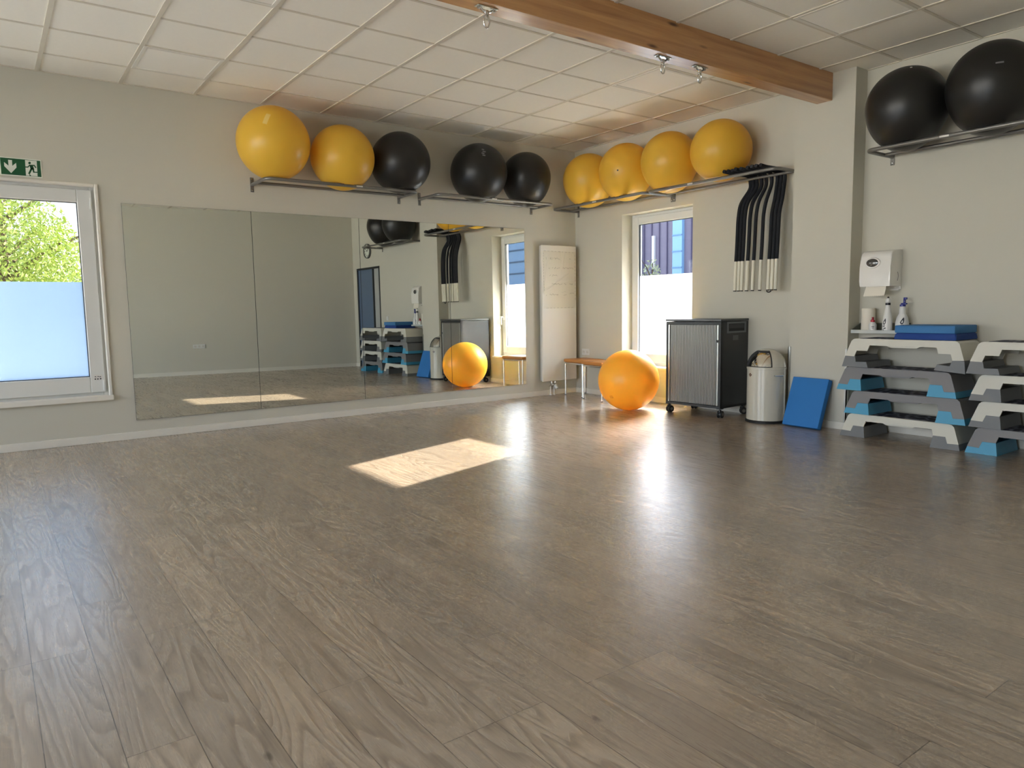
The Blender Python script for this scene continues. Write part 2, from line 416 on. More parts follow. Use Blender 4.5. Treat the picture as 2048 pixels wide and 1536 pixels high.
def make_window(name, hole, f, dep, glz, frost_z, label, casing=False, gl=None, film=None):
    """f(u, z, depth) -> point; dep = depth of the sash face behind the wall face"""
    a0, a1, z0, z1 = hole
    root = bpy.data.objects.new(name, None); COL.objects.link(root); root['kind'] = 'structure'; root['label'] = label
    g0, g1 = gl
    mb = MB(); frame_ring(mb, a0, a1, z0, z1, 0.05, dep+0.012, dep+0.08, f); part('window_frame', mb, PVC, root)
    mb = MB()
    s0, s1, t0, t1 = a0+0.035, a1-0.035, z0+0.045, z1-0.035
    for (u0, u1, v0, v1) in ((s0, g0, t0, t1), (g1, s1, t0, t1), (g0, g1, glz[1], t1), (g0, g1, t0, glz[0])):
        slab(mb, u0, u1, v0, v1, dep-0.012, dep+0.06, f, 0.005)
    part('window_sash', mb, PVC, root)
    mb = MB(); e = 0.006
    for (u0, u1, v0, v1) in ((g0, g0+e, glz[0], glz[1]), (g1-e, g1, glz[0], glz[1]), (g0, g1, glz[1]-e, glz[1]), (g0, g1, glz[0], glz[0]+e)):
        slab(mb, u0, u1, v0, v1, dep+0.004, dep+0.03, f)
    part('gasket', mb, GASKET, root)
    mb = MB(); mb.face([f(g0, frost_z, dep+0.02), f(g1, frost_z, dep+0.02), f(g1, glz[1], dep+0.02), f(g0, glz[1], dep+0.02)])
    part('clear_pane', mb, DIMMED if film is not False else GLASS, root, label='clear upper glass')
    mb = MB(); mb.face([f(g0, glz[0], dep+0.02), f(g1, glz[0], dep+0.02), f(g1, frost_z, dep+0.02), f(g0, frost_z, dep+0.02)])
    part('frosted_pane', mb, film or FROST, root, label='frosted lower glass')
    return root
fL = lambda u, z, d: (-d, u, z)
fB = lambda u, z, d: (u, d, z)
fF = lambda u, z, d: (u, YF - d, z)
w1 = make_window('window_1', W1, fL, 0.03, (0.606, 2.156), 1.458, 'window on the mirror wall showing a sunlit tree', gl=(-6.59, -5.806), film=FROST1)
mb = MB(); frame_ring(mb, W1[0]-0.012, W1[1]+0.016, W1[2]-0.01, W1[3]+0.018, 0.03, -0.016, 0.03, fL, bevel=0.006); part('window_casing', mb, WHITE, w1)
mb = MB(); mb.box(-0.02, 0.035, W1[0]-0.015, W1[1]+0.022, 0.385, 0.432, bevel=0.006); part('window_sill', mb, WHITE, w1)
mb = MB(); mb.box(-0.018, -0.004, -5.708, -5.694, 2.10, 2.20, bevel=0.003); part('hinge', mb, PVC, w1)
mb = MB(); mb.box(-0.018, -0.004, -5.708, -5.692, 0.475, 0.575, bevel=0.003); part('hinge', mb, PVC, w1)
mb = MB(); mb.box(-0.0178, -0.0168, -5.775, -5.713, 0.575, 0.622); st = part('safety_sticker', mb, STICKER, w1, label='small white sticker with printed marks')
mb = MB()
for k, (yy, zz) in enumerate(((-5.768, 0.583), (-5.748, 0.583), (-5.726, 0.584), (-5.766, 0.606), (-5.744, 0.607), (-5.728, 0.604))):
    mb.box(-0.0170, -0.0162, yy-0.006, yy+0.006, zz-0.005, zz+(0.006 if k < 3 else 0.002))
part('sticker_print', mb, INK, st)
w2 = make_window('window_2', W2, fB, 0.165, (0.575, 2.18), 1.543, 'tall window on the back wall beside the grey cabinet', gl=(1.015, 1.882))
mb = MB(); mb.box(W2[0]-0.02, W2[1]+0.02, -0.03, 0.18, 0.40, 0.425, bevel=0.005); part('window_sill', mb, WHITE, w2)
mb = MB(); mb.box(1.925, 1.955, 0.138, 0.156, 0.99, 1.07, bevel=0.004); mb.tube([(1.94, 0.15, 1.04), (1.94, 0.10, 1.04)], 0.010)
mb.tube([(1.94, 0.103, 1.045), (1.94, 0.100, 0.99), (1.94, 0.105, 0.92)], 0.010); part('window_handle', mb, PVC, w2, smooth=True)
make_window('window_3', W3, fL, 0.03, (0.606, 2.156), 0.7, 'added fill-light window on the mirror wall behind the viewer', gl=(-9.45, -8.15), film=FROST1)
for i, w in enumerate(WF):
    make_window('window_%d' % (4+i), w, fF, 0.05, (w[2]+0.16, w[3]-0.15), w[2]+0.17, 'added broad fill-light window behind the viewer', gl=(w[0]+0.15, w[1]-0.15), film=False)

# ------------------------------------------------------------------ door (seen in the mirrors)
d1 = bpy.data.objects.new('door_1', None); COL.objects.link(d1); d1['kind'] = 'structure'; d1['label'] = 'dark framed door with blue-grey leaf seen in the mirror'
mb = MB()
for b in ((6.03, 6.065, 0, 2.10), (7.085, 7.12, 0, 2.10), (6.03, 7.12, 2.06, 2.10), (6.335, 6.365, 0, 2.06)):
    mb.box(b[0], b[1], -0.012, 0.09, b[2], b[3], bevel=0.003, seg=1)
part('door_frame', mb, DOORF, d1)
mb = MB(); mb.box(6.365, 7.085, 0.012, 0.06, 0.005, 2.06); lf = part('door_leaf', mb, DOORL, d1)
mb = MB(); mb.box(6.065, 6.335, 0.02, 0.05, 0.005, 2.06); part('side_panel', mb, DOORS, d1)
mb = MB(); mb.box(5.9, 7.3, 0.34, 0.36, 0, 2.4); o = struct('wall_corridor', mb, WALL, 'corridor wall behind the door')

# ------------------------------------------------------------------ ceiling lamps (switched off)
for (j, k, lab) in ((3, 1, 'square ceiling lamp panel beside the timber beam, above the yellow balls'), (0, 7, 'square ceiling lamp panel near the mirror wall, left of the yellow balls'),
                    (3, 7, 'square ceiling lamp panel cut by the top edge, left of the beam'), (6, 1, 'square ceiling lamp panel beyond the beam, above the pillar')):
    x0 = GX + G*(j-1) if j else GX
    x0 = GX + G*j; y1 = GY - G*k
    t = thing('ceiling_light', lab, 'ceiling light', (x0+G/2, y1-G/2, H), group='square ceiling lamp panels')
    h = G/2 - 0.013
    mb = MB()
    for b in ((-h, h, -h, -h+0.03), (-h, h, h-0.03, h), (-h, -h+0.03, -h+0.03, h-0.03), (h-0.03, h, -h+0.03, h-0.03)):
        mb.box(*b, -0.010, -0.0005, bevel=0.002, seg=1)
    part('frame', mb, WHITE, t)
    mb = MB(); mb.box(-h+0.03, h-0.03, -h+0.03, h-0.03, -0.006, -0.001); part('diffuser', mb, LAMP, t)

# ------------------------------------------------------------------ mirrors
MY = [-5.463, -4.307, -3.149, -2.005, -0.873]
for i, lab in enumerate(('leftmost wall mirror panel, next to the window', 'second wall mirror panel from the window',
                         'third wall mirror panel from the window, reflecting the step stacks', 'rightmost wall mirror panel, next to the radiator')):
    y0, y1 = MY[i]+0.001, MY[i+1]-0.001
    t = thing('wall_mirror', lab, 'mirror', (0.0002, (y0+y1)/2, 0.176), (0, -0.0033, 0), 'wall mirror panels')
    hw = (y1-y0)/2
    mb = MB(); mb.box(0.0068, 0.0112, -hw, hw, 0, 1.996); part('backing', mb, GASKET, t)
    mb = MB(); mb.box(0.0112, 0.0142, -hw+0.0015, hw-0.0015, 0.0015, 1.9945); part('glass', mb, MIRROR, t)

# ------------------------------------------------------------------ exit sign
def u_sign(x, y):
    yt = 130 + 0.0738*(x-10); v = (y-yt) / 640.0
    xl = 10 + 50*v; return ((x-xl)/1626.0, v)
SY0, SY1, SZ0, SZ1 = -6.338, -6.057, 2.347, 2.482
def spt(x, y, d):
    u, v = u_sign(x, y)
    return (0.0045 + d, SY0 + (SY1-SY0)*u, SZ1 - (SZ1-SZ0)*v)
sg = thing('exit_sign', 'green emergency exit sign with arrow and running figure above window', 'sign', (0, -6.2, 2.35))
OFF = Vector((0, -6.2, 2.35))
def sign_poly(name, polys, m, d=0.0006):
    mb = MB()
    for poly in polys: mb.prism(poly, lambda p: Vector(spt(p[0], p[1], d)) - OFF, lambda p: Vector(spt(p[0], p[1], -0.0001)) - OFF)
    return part(name, mb, m, sg)
mb = MB(); mb.box(0.0005, 0.004, SY0-0.008-OFF.y, SY1+0.008-OFF.y, SZ0-0.008-OFF.z, SZ1+0.008-OFF.z, bevel=0.001, seg=1); part('plate', mb, SIGNW, sg)
mb = MB(); mb.box(0.004, 0.0045, SY0-OFF.y, SY1-OFF.y, SZ0-OFF.z, SZ1-OFF.z); part('green_field', mb, GREEN, sg)
sign_poly('arrow', [[(330,222),(487,232),(497,458),(650,340),(666,520),(450,742),(176,468),(164,306),(346,452)]], SIGNW)
sign_poly('doorway', [[(1012,222),(1492,252),(1530,868),(1050,832)]], SIGNW, 0.0005)
def seg(a, b, w):
    dx, dy = b[0]-a[0], b[1]-a[1]; L = math.hypot(dx, dy); nx, ny = -dy/L*w/2, dx/L*w/2
    return [(a[0]+nx, a[1]+ny), (b[0]+nx, b[1]+ny), (b[0]-nx, b[1]-ny), (a[0]-nx, a[1]-ny)]
def disc(c, r, n=20): return [(c[0]+r*math.cos(2*PI*i/n), c[1]+r*math.sin(2*PI*i/n)) for i in range(n)]
fig = [disc((1198,338), 52), seg((1010,498),(1140,500),44), seg((1128,505),(1196,430),44), seg((1180,432),(1400,432),46), seg((1385,428),(1462,530),44),
       [(1190,430),(1330,430),(1390,600),(1250,600)], seg((1290,540),(1170,772),78), seg((1330,540),(1372,700),66), seg((1345,702),(1570,708),42), seg((1190,800),(1248,850),40), seg((1530,790),(1640,860),60)]
sign_poly('running_figure', fig, GREEN, 0.0010)

# ------------------------------------------------------------------ ball shelves
def bracket_mb(x):
    mb = MB(); mb.box(x-0.017, x+0.017, 0.0, 0.007, -0.072, 0.072, bevel=0.002, seg=1); return mb
RD, RR = 0.455, 0.0165     # depth and tube radius
SHELF_W = 1.632
Z_SH = 2.433
def shelf_meshes():
    W = SHELF_W; y = 0.45; r = 0.07
    pts = [(0.0, 0.004, 0.0)]
    pts += [(r*(1-math.cos(a)), RD - r + r*math.sin(a), 0.0) for a in [PI/2*i/6 for i in range(7)]]
    pts += [(W - r + r*math.sin(a), RD - r + r*math.cos(a), 0.0) for a in [PI/2*i/6 for i in range(7)]]
    pts += [(W, 0.004, 0.0)]
    fr = MB().tube(pts, RR, 12).mesh('tube_frame', STEEL, True)
    rb = MB().tube([(0.0, 0.15, 0.0), (W, 0.15, 0.0)], RR*0.9, 12).mesh('rear_bar', STEEL, True)
    b = MB(); b.box(-0.018, 0.018, 0.0005, 0.007, -0.072, 0.072, bevel=0.002, seg=1); bk = b.mesh('bracket', STEEL)
    b = MB(); b.lathe([(0.008, 0), (0.008, 0.005), (0.004, 0.007)], 10, M=Matrix.Rotation(-PI/2, 4, 'X'), c=(0, 0.007, 0)); bo = b.mesh('bolt', ZINC, True)
    b = MB(); b.box(-0.034, 0.034, -0.0008, 0.0, -0.010, 0.004); st = b.mesh('maker_sticker', STICKER)
    return fr, rb, bk, bo, st
SHM = shelf_meshes()
def ball_shelf(label, loc, rotz, sticker=0.5):
    """local x runs along the wall, local +y out into the room"""
    t = thing('ball_shelf', label, 'shelf', loc, (0, 0, rotz), 'grey tubular ball shelves')
    link('tube_frame', SHM[0], t); link('rear_bar', SHM[1], t)
    for x in (0.0, SHELF_W):
        b = link('bracket', SHM[2], t, (x, 0, 0))
        for z in (-0.052, 0.052): link('bolt', SHM[3], b, (0, 0, z))
    s = link('maker_sticker', SHM[4], t, (SHELF_W*sticker, RD+0.0177, 0.002)); return t
# on the left wall: local x -> -y world (rotation -90 deg), local y -> +x
ball_shelf('grey tube wall shelf above the mirrors, nearest the window', (0, -2.648, Z_SH), -PI/2, 0.42)
ball_shelf('grey tube wall shelf above the mirrors, nearest the corner', (0, -0.752, Z_SH), -PI/2, 0.55)
# on the back wall: local y -> -y world (rotation 180 deg), local x -> -x
ball_shelf('grey tube wall shelf above the back window, against the corner', (1.704, 0, Z_SH), PI, 0.5)
ball_shelf('grey tube wall shelf beside the pillar, carrying black hooked sticks', (3.372, 0, Z_SH), PI, 0.62)
ball_shelf('grey tube wall shelf right of the pillar, above the towel dispenser', (5.855, 0, Z_SH), PI, 0.62)

# ------------------------------------------------------------------ balls
BALLM = {}
def ball_mesh(r, m, seed):
    key = (r, m.name)
    if key in BALLM: return BALLM[key]
    b = MB(); b.sphere(r, u=72, v=48); me = b.mesh('ball_skin', m, True, 180); BALLM[key] = me
    return me
def patch_mesh(r, n, up, w, h, m, name, strokes=None):
    """thin print following the ball's surface around direction n"""
    n = Vector(n).normalized(); up = Vector(up); u = up.cross(n).normalized(); v = n.cross(u)
    b = MB()
    for (x0, x1, y0, y1) in (strokes or [(-w/2, w/2, -h/2, h/2)]):
        K = 5; g = [[None]*(K+1) for _ in range(K+1)]
        for i in range(K+1):
            for j in range(K+1):
                p = n*r + u*(x0+(x1-x0)*i/K) + v*(y0+(y1-y0)*j/K)
                g[i][j] = b.bm.verts.new(p.normalized()*(r+0.0008))
        for i in range(K):
            for j in range(K): b.bm.faces.new((g[i][j], g[i+1][j], g[i+1][j+1], g[i][j+1]))
    return b.mesh(name, m, True, 180)
def plug(t, r, n, m):
    n = Vector(n).normalized(); q = Vector((0,0,1)).rotation_difference(n).to_matrix().to_4x4()
    b = MB(); b.lathe([(0.0035, -0.002), (0.009, 0.0), (0.009, 0.002), (0.006, 0.0035), (0.002, 0.004)], 14, M=q, c=n*r); return part('valve_plug', b, m, t, True)
def ball(label, c, r, m, group, bars=(), low=2.40):
    """bars: (axis, offset from the wall, height) of the shelf tubes the ball sags over"""
    b = MB(); b.sphere(r, u=160, v=110)
    if bars:      # the underside hangs a little through the shelf tubes
        k = max(1.0, (c[2]-low)/r)
        for v in b.bm.verts:
            if v.co.z < 0: v.co.z *= 1 + (k-1)*min(1, -v.co.z/r*1.4)
    for ax, off in bars:
        for v in b.bm.verts:
            p = v.co + Vector(c)
            d = Vector((p.x - off if ax == 'x' else 0, p.y + off if ax == 'y' else 0, p.z - Z_SH))
            L = d.length; R = RR + 0.0085
            # the skin gives way towards the ball's middle until it clears the tube
            n = -v.co.normalized(); m2 = Vector((n.x if ax == 'x' else 0, n.y if ax == 'y' else 0, n.z))
            if L < R or (L < 1.5*R and d.dot(m2) < 0 and (d - m2*(d.dot(m2)/m2.length_squared)).length < R):
                A, Bq, Cq = m2.length_squared, d.dot(m2), d.length_squared - R*R
                v.co += n*((-Bq + math.sqrt(max(Bq*Bq - A*Cq, 0)))/A)
    me = b.mesh('ball_skin', m, True, 180)
    o = link('exercise_ball', me, None, c); tag(o, label, 'exercise ball', group); return o
BX = (('x', 0.455), ('x', 0.15)); BY = (('y', 0.455), ('y', 0.15))
gm = 'exercise balls on the shelves above the mirrors'; gb = 'exercise balls on the shelves of the back wall'
m1 = ball('largest yellow exercise ball, leftmost on the shelf above the mirrors', (0.358, -4.161, 2.787), 0.343, YELLOW, gm, BX, 2.436)
link('print_label', patch_mesh(0.343, (0.791, -0.421, 0.444), (-0.25, 0.45, 0.86), 0.042, 0.118, YPRINT, 'print_label'), m1)
ball('yellow exercise ball above the mirrors, between a bigger yellow and a black ball', (0.340, -3.450, 2.727), 0.323, YELLOW, gm, BX)
ball('black exercise ball touching a yellow one on the shelf above the mirrors', (0.340, -2.788, 2.745), 0.322, BLACKB, gm, BX, 2.43)
m4 = ball('black exercise ball with faint print above the mirrors, left of the corner pair', (0.346, -1.779, 2.733), 0.330, BLACKB, gm, BX)
link('print_label', patch_mesh(0.330, (0.783, -0.315, 0.537), (-0.2, 0.3, 0.9), 0.05, 0.11, GPRINT, 'print_label',
     [(-0.024, 0.004, 0.035, 0.052), (-0.012, 0.024, 0.004, 0.02), (-0.02, 0.012, -0.025, -0.008), (-0.008, 0.026, -0.05, -0.034)]), m4)
ball('black exercise ball above the mirrors nearest the room corner', (0.318, -1.068, 2.748), 0.301, BLACKB, gm, BX)
ball('yellow exercise ball on the back wall shelf nearest the room corner', (0.640, -0.335, 2.738), 0.318, YELLOW, gb, BY)
b2 = ball('yellow exercise ball with dark valve dot, second from the room corner', (1.290, -0.335, 2.742), 0.318, YELLOW, gb, BY)
plug(b2, 0.318, (0.462, -0.879, -0.121), BLACKCAP)
ball('yellow exercise ball above the back window, third from the room corner', (1.955, -0.332, 2.745), 0.314, YELLOW, gb, BY)
ball('yellow exercise ball beside the black hooked sticks, nearest the pillar', (2.638, -0.328, 2.735), 0.309, YELLOW, gb, BY, 2.43)
r1 = ball('large black exercise ball on the right shelf, next to the pillar', (4.484, -0.328, 2.752), 0.311, BLACKB, 'black exercise balls right of the pillar', BY)
plug(r1, 0.311, (0.297, -0.47, 0.831), STICKER)
r2 = ball('large black exercise ball cut by the right picture edge, farther from the pillar', (5.112, -0.330, 2.765), 0.314, BLACKB, 'black exercise balls right of the pillar', BY)
link('print_label', patch_mesh(0.314, (0.45, -0.86, 0.25), (0, 0, 1), 0.05, 0.02, GPRINT, 'print_label', [(-0.03, 0.02, -0.006, 0.006)]), r2)
fb = ball('yellow exercise ball standing on the floor in front of the window', (1.729, -0.732, 0.3405), 0.340, YELLOW, None)
link('print_label', patch_mesh(0.340, (0.099, -0.871, -0.481), (0, 0, 1), 0.04, 0.04, mat('ochre_print', rgb(196, 128, 24), 0.4), 'print_label',
     [(-0.022, -0.014, -0.02, 0.014), (-0.006, 0.018, 0.010, 0.017), (-0.002, 0.006, -0.018, 0.004), (0.012, 0.02, -0.016, 0.006)]), fb)

# ------------------------------------------------------------------ hooked sticks on the shelf by the pillar
xsb = [2.736, 2.778, 2.818, 2.880, 2.950, 3.036, 3.130, 3.172, 3.214]
tipx = [2.838, 2.877, 2.916, 2.972, 3.025, 3.09, 3.155, 3.195, 3.238]
names = ['first', 'second', 'third', 'fourth', 'fifth', 'sixth', 'seventh', 'eighth', 'ninth']
for i, (xb, xt) in enumerate(zip(xsb, tipx)):
    t = thing('hanging_hooked_stick', 'black foam stick with white end hanging by the pillar, %s from the left of nine' % names[i], 'exercise stick', (xb, -0.2, 1.30), group='hooked foam sticks')
    rr = 0.0175 if i != 3 else 0.019
    zt = Z_SH + RR + rr + 0.002
    P = [Vector((xt, -0.535 + 0.012*(i % 3), zt + 0.006)), Vector((xt, -0.42, zt)), Vector((xt, -0.27, zt))]
    ctrl = [(xt-0.004, -0.175, zt+0.001), (xt-0.010, -0.118, zt-0.010), (xt-0.016, -0.086, zt-0.055), (xt-0.028, -0.078, zt-0.13)]
    P += [Vector(c) for c in ctrl]
    P += [Vector((xb+0.026, -0.15, 2.20)), Vector((xb+0.022, -0.185, 2.06)), Vector((xb+0.021, -0.195, 1.90)), Vector((xb+0.018, -0.198, 1.75)), Vector((xb+0.012, -0.2, 1.61))]
    # smooth the path
    Q = []
    for a in range(len(P)-1):
        p0, p1, p2, p3 = P[max(a-1,0)], P[a], P[a+1], P[min(a+2, len(P)-1)]
        for s in range(5):
            u = s/5; Q.append(0.5*((2*p1) + (-p0+p2)*u + (2*p0-5*p1+4*p2-p3)*u*u + (-p0+3*p1-3*p2+p3)*u**3))
    Q.append(P[-1])
    org = Vector((xb, -0.2, 1.30))
    mb = MB(); mb.tube([q-org for q in Q], rr, 12); part('foam_grip', mb, FOAMK, t, True)
    mb = MB(); mb.tube([Vector((xb+0.012, -0.2, 1.615))-org, Vector((xb+0.003, -0.2, 1.312))-org], rr*0.96, 12); e = part('end_sleeve', mb, ROD, t, True)
    mb = MB(); mb.tube([Vector((xb+0.003, -0.2, 1.312))-org, Vector((xb+0.0025, -0.2, 1.302))-org], rr*0.9, 12); part('end_cap', mb, RUBBER, e, True)
    if i == 6:
        mb = MB(); mb.tube([(0.003+0.024*math.cos(a)+0.012, 0, -0.0+0.014*math.sin(a)) for a in [PI + PI*k/10 for k in range(11)]], 0.006, 8); part('end_loop', mb, RUBBER, e, True)

# ------------------------------------------------------------------ beam hooks
for (y, lab) in ((-3.93, 'steel swing hook under the beam, farthest left at the top edge'), (-2.36, 'steel swing hook under the beam, middle of three'),
                 (-1.945, 'steel swing hook under the beam, closest to the pillar')):
    t = thing('hanging_swing_hook', lab, 'hook', (3.69, y, 2.992), group='swing hooks under the beam')
    mb = MB(); mb.box(-0.022, 0.022, -0.075, 0.075, -0.006, -0.0005, bevel=0.003); part('base_plate', mb, ZINC, t)
    for s in (-1, 1):
        mb = MB(); mb.lathe([(0.011, 0), (0.011, -0.008), (0.006, -0.012)], 6, c=(0, s*0.058, -0.006)); part('bolt', mb, ZINC, t)
    mb = MB(); mb.tube([(0, -0.05, -0.006), (0, -0.03, -0.022), (0, 0, -0.030), (0, 0.03, -0.022), (0, 0.05, -0.006)], 0.007, 8)
    mb.lathe([(0.014, -0.02), (0.016, -0.045), (0.010, -0.052)], 14); part('swivel', mb, CHROME, t, True)
    mb = MB(); mb.tube([(0.0, 0.020*math.cos(a), -0.083 + 0.036*math.sin(a)) for a in [2*PI*k/20 for k in range(20)]], 0.0055, 8, closed=True); part('carabiner', mb, CHROME, t, True)

# ------------------------------------------------------------------ radiator with written foil
t = thing('radiator', 'tall flat white wall radiator in the room corner', 'radiator', (0, -0.38, 0.195))
mb = MB(); mb.box(0.074, 0.104, -0.285, 0.298, 0, 1.778, bevel=0.006); part('front_panel', mb, WHITE, t)
mb = MB(); mb.box(0.035, 0.074, -0.277, 0.290, 0.008, 1.772, bevel=0.003, seg=1); part('side_casing', mb, mat('radiator_side_enamel', rgb(200, 198, 190), 0.5), t)
for yy in (-0.2, 0.2):
    for zz in (0.25, 1.5):
        mb = MB(); mb.box(0.0005, 0.036, yy-0.02, yy+0.02, zz, zz+0.05); part('wall_mount', mb, STEEL, t)
mb = MB(); mb.tube([(0.055, -0.10, 0.005), (0.055, -0.10, -0.05), (0.03, -0.10, -0.075), (0.0, -0.10, -0.08)], 0.010, 10); mb.tube([(0.055, -0.04, 0.005), (0.055, -0.04, -0.05), (0.03, -0.04, -0.075), (0.0, -0.04, -0.08)], 0.010, 10)
mb.lathe([(0.018, -0.03), (0.018, -0.01)], 12, c=(0.055, -0.10, 0)); mb.lathe([(0.018, -0.03), (0.018, -0.01)], 12, c=(0.055, -0.04, 0))
mb.box(0.035, 0.08, -0.115, -0.025, -0.065, -0.045, bevel=0.004); v = part('valve', mb, CHROME, t, True)
mb = MB(); mb.lathe([(0.010, 0), (0.022, 0.004), (0.023, 0.05), (0.018, 0.058)], 18, M=Matrix.Rotation(PI*0.78, 4, 'Y'), c=(0.075, -0.055, -0.06)); part('thermostat_knob', mb, PVC, v, True)
mb = MB()
for i, yy in enumerate((-0.10, -0.04)):
    mb.tube([(0.03, yy, -0.075), (0.03, yy, -0.194)], 0.009, 10)
    mb.lathe([(0.022, 0), (0.018, 0.012)], 16, c=(0.03, yy, -0.1945))
part('supply_pipe', mb, PVC, t, True)

ft = thing('written_foil', 'wrinkled whitish foil with faded handwritten list stuck on the radiator', 'poster', (0.104, -0.372, 1.155))
mb = MB(); NY, NZ = 36, 48; PW, PH = 0.276, 0.744
def wrinkle(u, v):
    d = 0.0016
    # creases running from the left edge like in a pulled sheet
    for (u0, v0, u1, v1, a, w) in ((0.02, 0.30, 0.75, 0.62, 0.006, 0.02), (0.02, 0.34, 0.16, 0.92, 0.005, 0.018), (0.50, 0.98, 0.55, 0.60, 0.004, 0.016), (0.66, 0.98, 0.57, 0.68, 0.004, 0.018), (0.02, 0.27, 0.3, 0.36, 0.004, 0.02), (0.6, 0.45, 0.98, 0.49, 0.003, 0.03)):
        dx, dy = u1-u0, v1-v0; L2 = dx*dx+dy*dy; s = max(0, min(1, ((u-u0)*dx+(v-v0)*dy)/L2))
        dist = math.hypot(u-u0-s*dx, (v-v0-s*dy)*1.35); d += a*math.exp(-(dist/w)**2)
    return d
NY, NZ = 70, 110
g = [[mb.bm.verts.new((wrinkle(i/NY, j/NZ), -PW+2*PW*i/NY, PH*j/NZ)) for j in range(NZ+1)] for i in range(NY+1)]
for i in range(NY):
    for j in range(NZ): mb.bm.faces.new((g[i][j], g[i+1][j], g[i+1][j+1], g[i][j+1]))
fs = part('foil_sheet', mb, FOIL, ft, True, 180)
def foilp(px, py, e=0.0012):
    u = (px-240)/640.0; v = 1-(py-215)/1110.0
    return Vector((wrinkle(max(0, min(1, u)), max(0, min(1, v)))+e, -PW+2*PW*u, PH*v))
mb = MB(); rnd = random.Random(3)
def scrib(x0, x1, y, h, wave=1.0):
    x = x0; pts = []
    while x < x1:
        pts.append((x, y + rnd.uniform(-1, 1)*h)); x += rnd.uniform(7, 13)
        if rnd.random() < 0.12:
            if len(pts) > 1: strokes.append(pts)
            pts = []; x += 9
    if len(pts) > 1: strokes.append(pts)
strokes = [[(296,335),(300,378)], [(380,335),(382,380)], [(412,338),(384,358),(416,380)]]
for a in ((425,570,358,18), (755,790,358,14), (288,300,535,16), (345,850,540,16), (360,540,685,16), (640,640,680,10), (400,700,852,14), (735,830,852,18), (290,312,1075,20), (362,530,1055,18), (600,700,1003,12), (615,705,1060,14), (760,850,1035,14)): scrib(*a)
for p in strokes:
    mb = MB(); mb.tube([foilp(*q) for q in p], 0.0012, 5); part('handwritten_word', mb, PENCIL, fs, True)
mb = MB()
def dash(a, b, n):
    for k in range(n):
        s0, s1 = (k+0.15)/n, (k+0.15+rnd.uniform(0.35, 0.7))/n
        mb.tube([foilp(a[0]+(b[0]-a[0])*s, a[1]+(b[1]-a[1])*s) for s in (s0, s1)], 0.0010, 5)
dash((245,216),(875,232),9); dash((285,1318),(850,1312),8); dash((246,240),(252,1000),14); dash((866,260),(872,1180),13)
part('edge_marks', mb, INK, fs, True)

# ------------------------------------------------------------------ stools
def stool(label, loc, rotz, w):
    t = thing('stool', label, 'stool', loc, (0, 0, rotz), 'stools in the corner')
    d = 0.33; z = 0.445
    mb = MB(); mb.box(-0.02, w+0.02, -0.02, d, z, z+0.042, bevel=0.014, seg=3); part('seat', mb, LEATHER, t, True)
    mb = MB(); r = 0.011
    for a, b in (((0,0),(w,0)), ((w,0),(w,d-0.02)), ((w,d-0.02),(0,d-0.02)), ((0,d-0.02),(0,0))):
        mb.tube([(a[0],a[1],z-0.014), (b[0],b[1],z-0.014)], 0.012, 8)
    part('seat_frame', mb, CHROME, t, True)
    for x in (0, w):
        for y in (0, d-0.02):
            mb = MB(); mb.tube([(x,y,0.012),(x,y,z-0.005)], r, 12); l = part('leg', mb, CHROME, t, True)
            mb = MB(); mb.lathe([(0.013,0.0),(0.014,0.012),(0.012,0.016)], 12, c=(x,y,0)); part('foot_cap', mb, STEEL, l, True)
    return t
stool('tan stool with chrome legs in the corner under the radiator edge', (0.168, -0.335, 0), math.radians(-8), 0.405)
stool('tan stool with chrome legs half hidden behind the yellow floor ball', (0.655, -0.452, 0), math.radians(-7), 0.395)

# ------------------------------------------------------------------ sockets and switch
def socket(label, loc, rotz, n):
    t = thing('wall_socket', label, 'wall socket', loc, (0, 0, rotz))
    w = 0.071
    mb = MB(); mb.box(-n*w/2-0.005, n*w/2+0.005, -0.010, -0.0005, -0.041, 0.041, bevel=0.003, seg=1); part('cover_frame', mb, PVC, t)
    for i in range(n):
        c = (-(n-1)/2+i)*w
        mb = MB(); mb.lathe([(0.0255, 0), (0.0255, 0.003), (0.0195, 0.003), (0.0195, -0.0)], 24, M=Matrix.Rotation(PI/2, 4, 'X'), c=(c, -0.010, 0), cap=False)
        mb.lathe([(0.0195, -0.0), (0.001, -0.0)], 24, M=Matrix.Rotation(PI/2, 4, 'X'), c=(c, -0.0102, 0), cap=False)
        so = part('socket_insert', mb, mat('socket_plastic', rgb(214, 212, 204), 0.4), t, True)
        mb = MB()
        for s in (-0.0095, 0.0095): mb.lathe([(0.003, 0), (0.003, 0.0006)], 10, M=Matrix.Rotation(PI/2, 4, 'X'), c=(c+s, -0.0102, 0))
        part('contact_holes', mb, BLACKCAP, so)
    return t
socket('double white wall socket on the back wall above the corner stool', (0.205, 0, 0.562), 0, 2)
ang = math.atan(SL)
socket('triple wall socket on the right wall seen in the leftmost mirror', (xr(-3.14), -3.14, 0.56), -PI/2 + ang, 3)
t = thing('light_switch', 'small white wall switch beside the dark door, seen in the mirror', 'light switch', (5.74, 0, 1.04))
mb = MB(); mb.box(-0.041, 0.041, -0.010, -0.0005, -0.041, 0.041, bevel=0.003, seg=1); part('cover_frame', mb, PVC, t)
mb = MB(); mb.box(-0.029, 0.029, -0.014, -0.010, -0.029, 0.029, bevel=0.002, seg=1); part('rocker', mb, PVC, t)

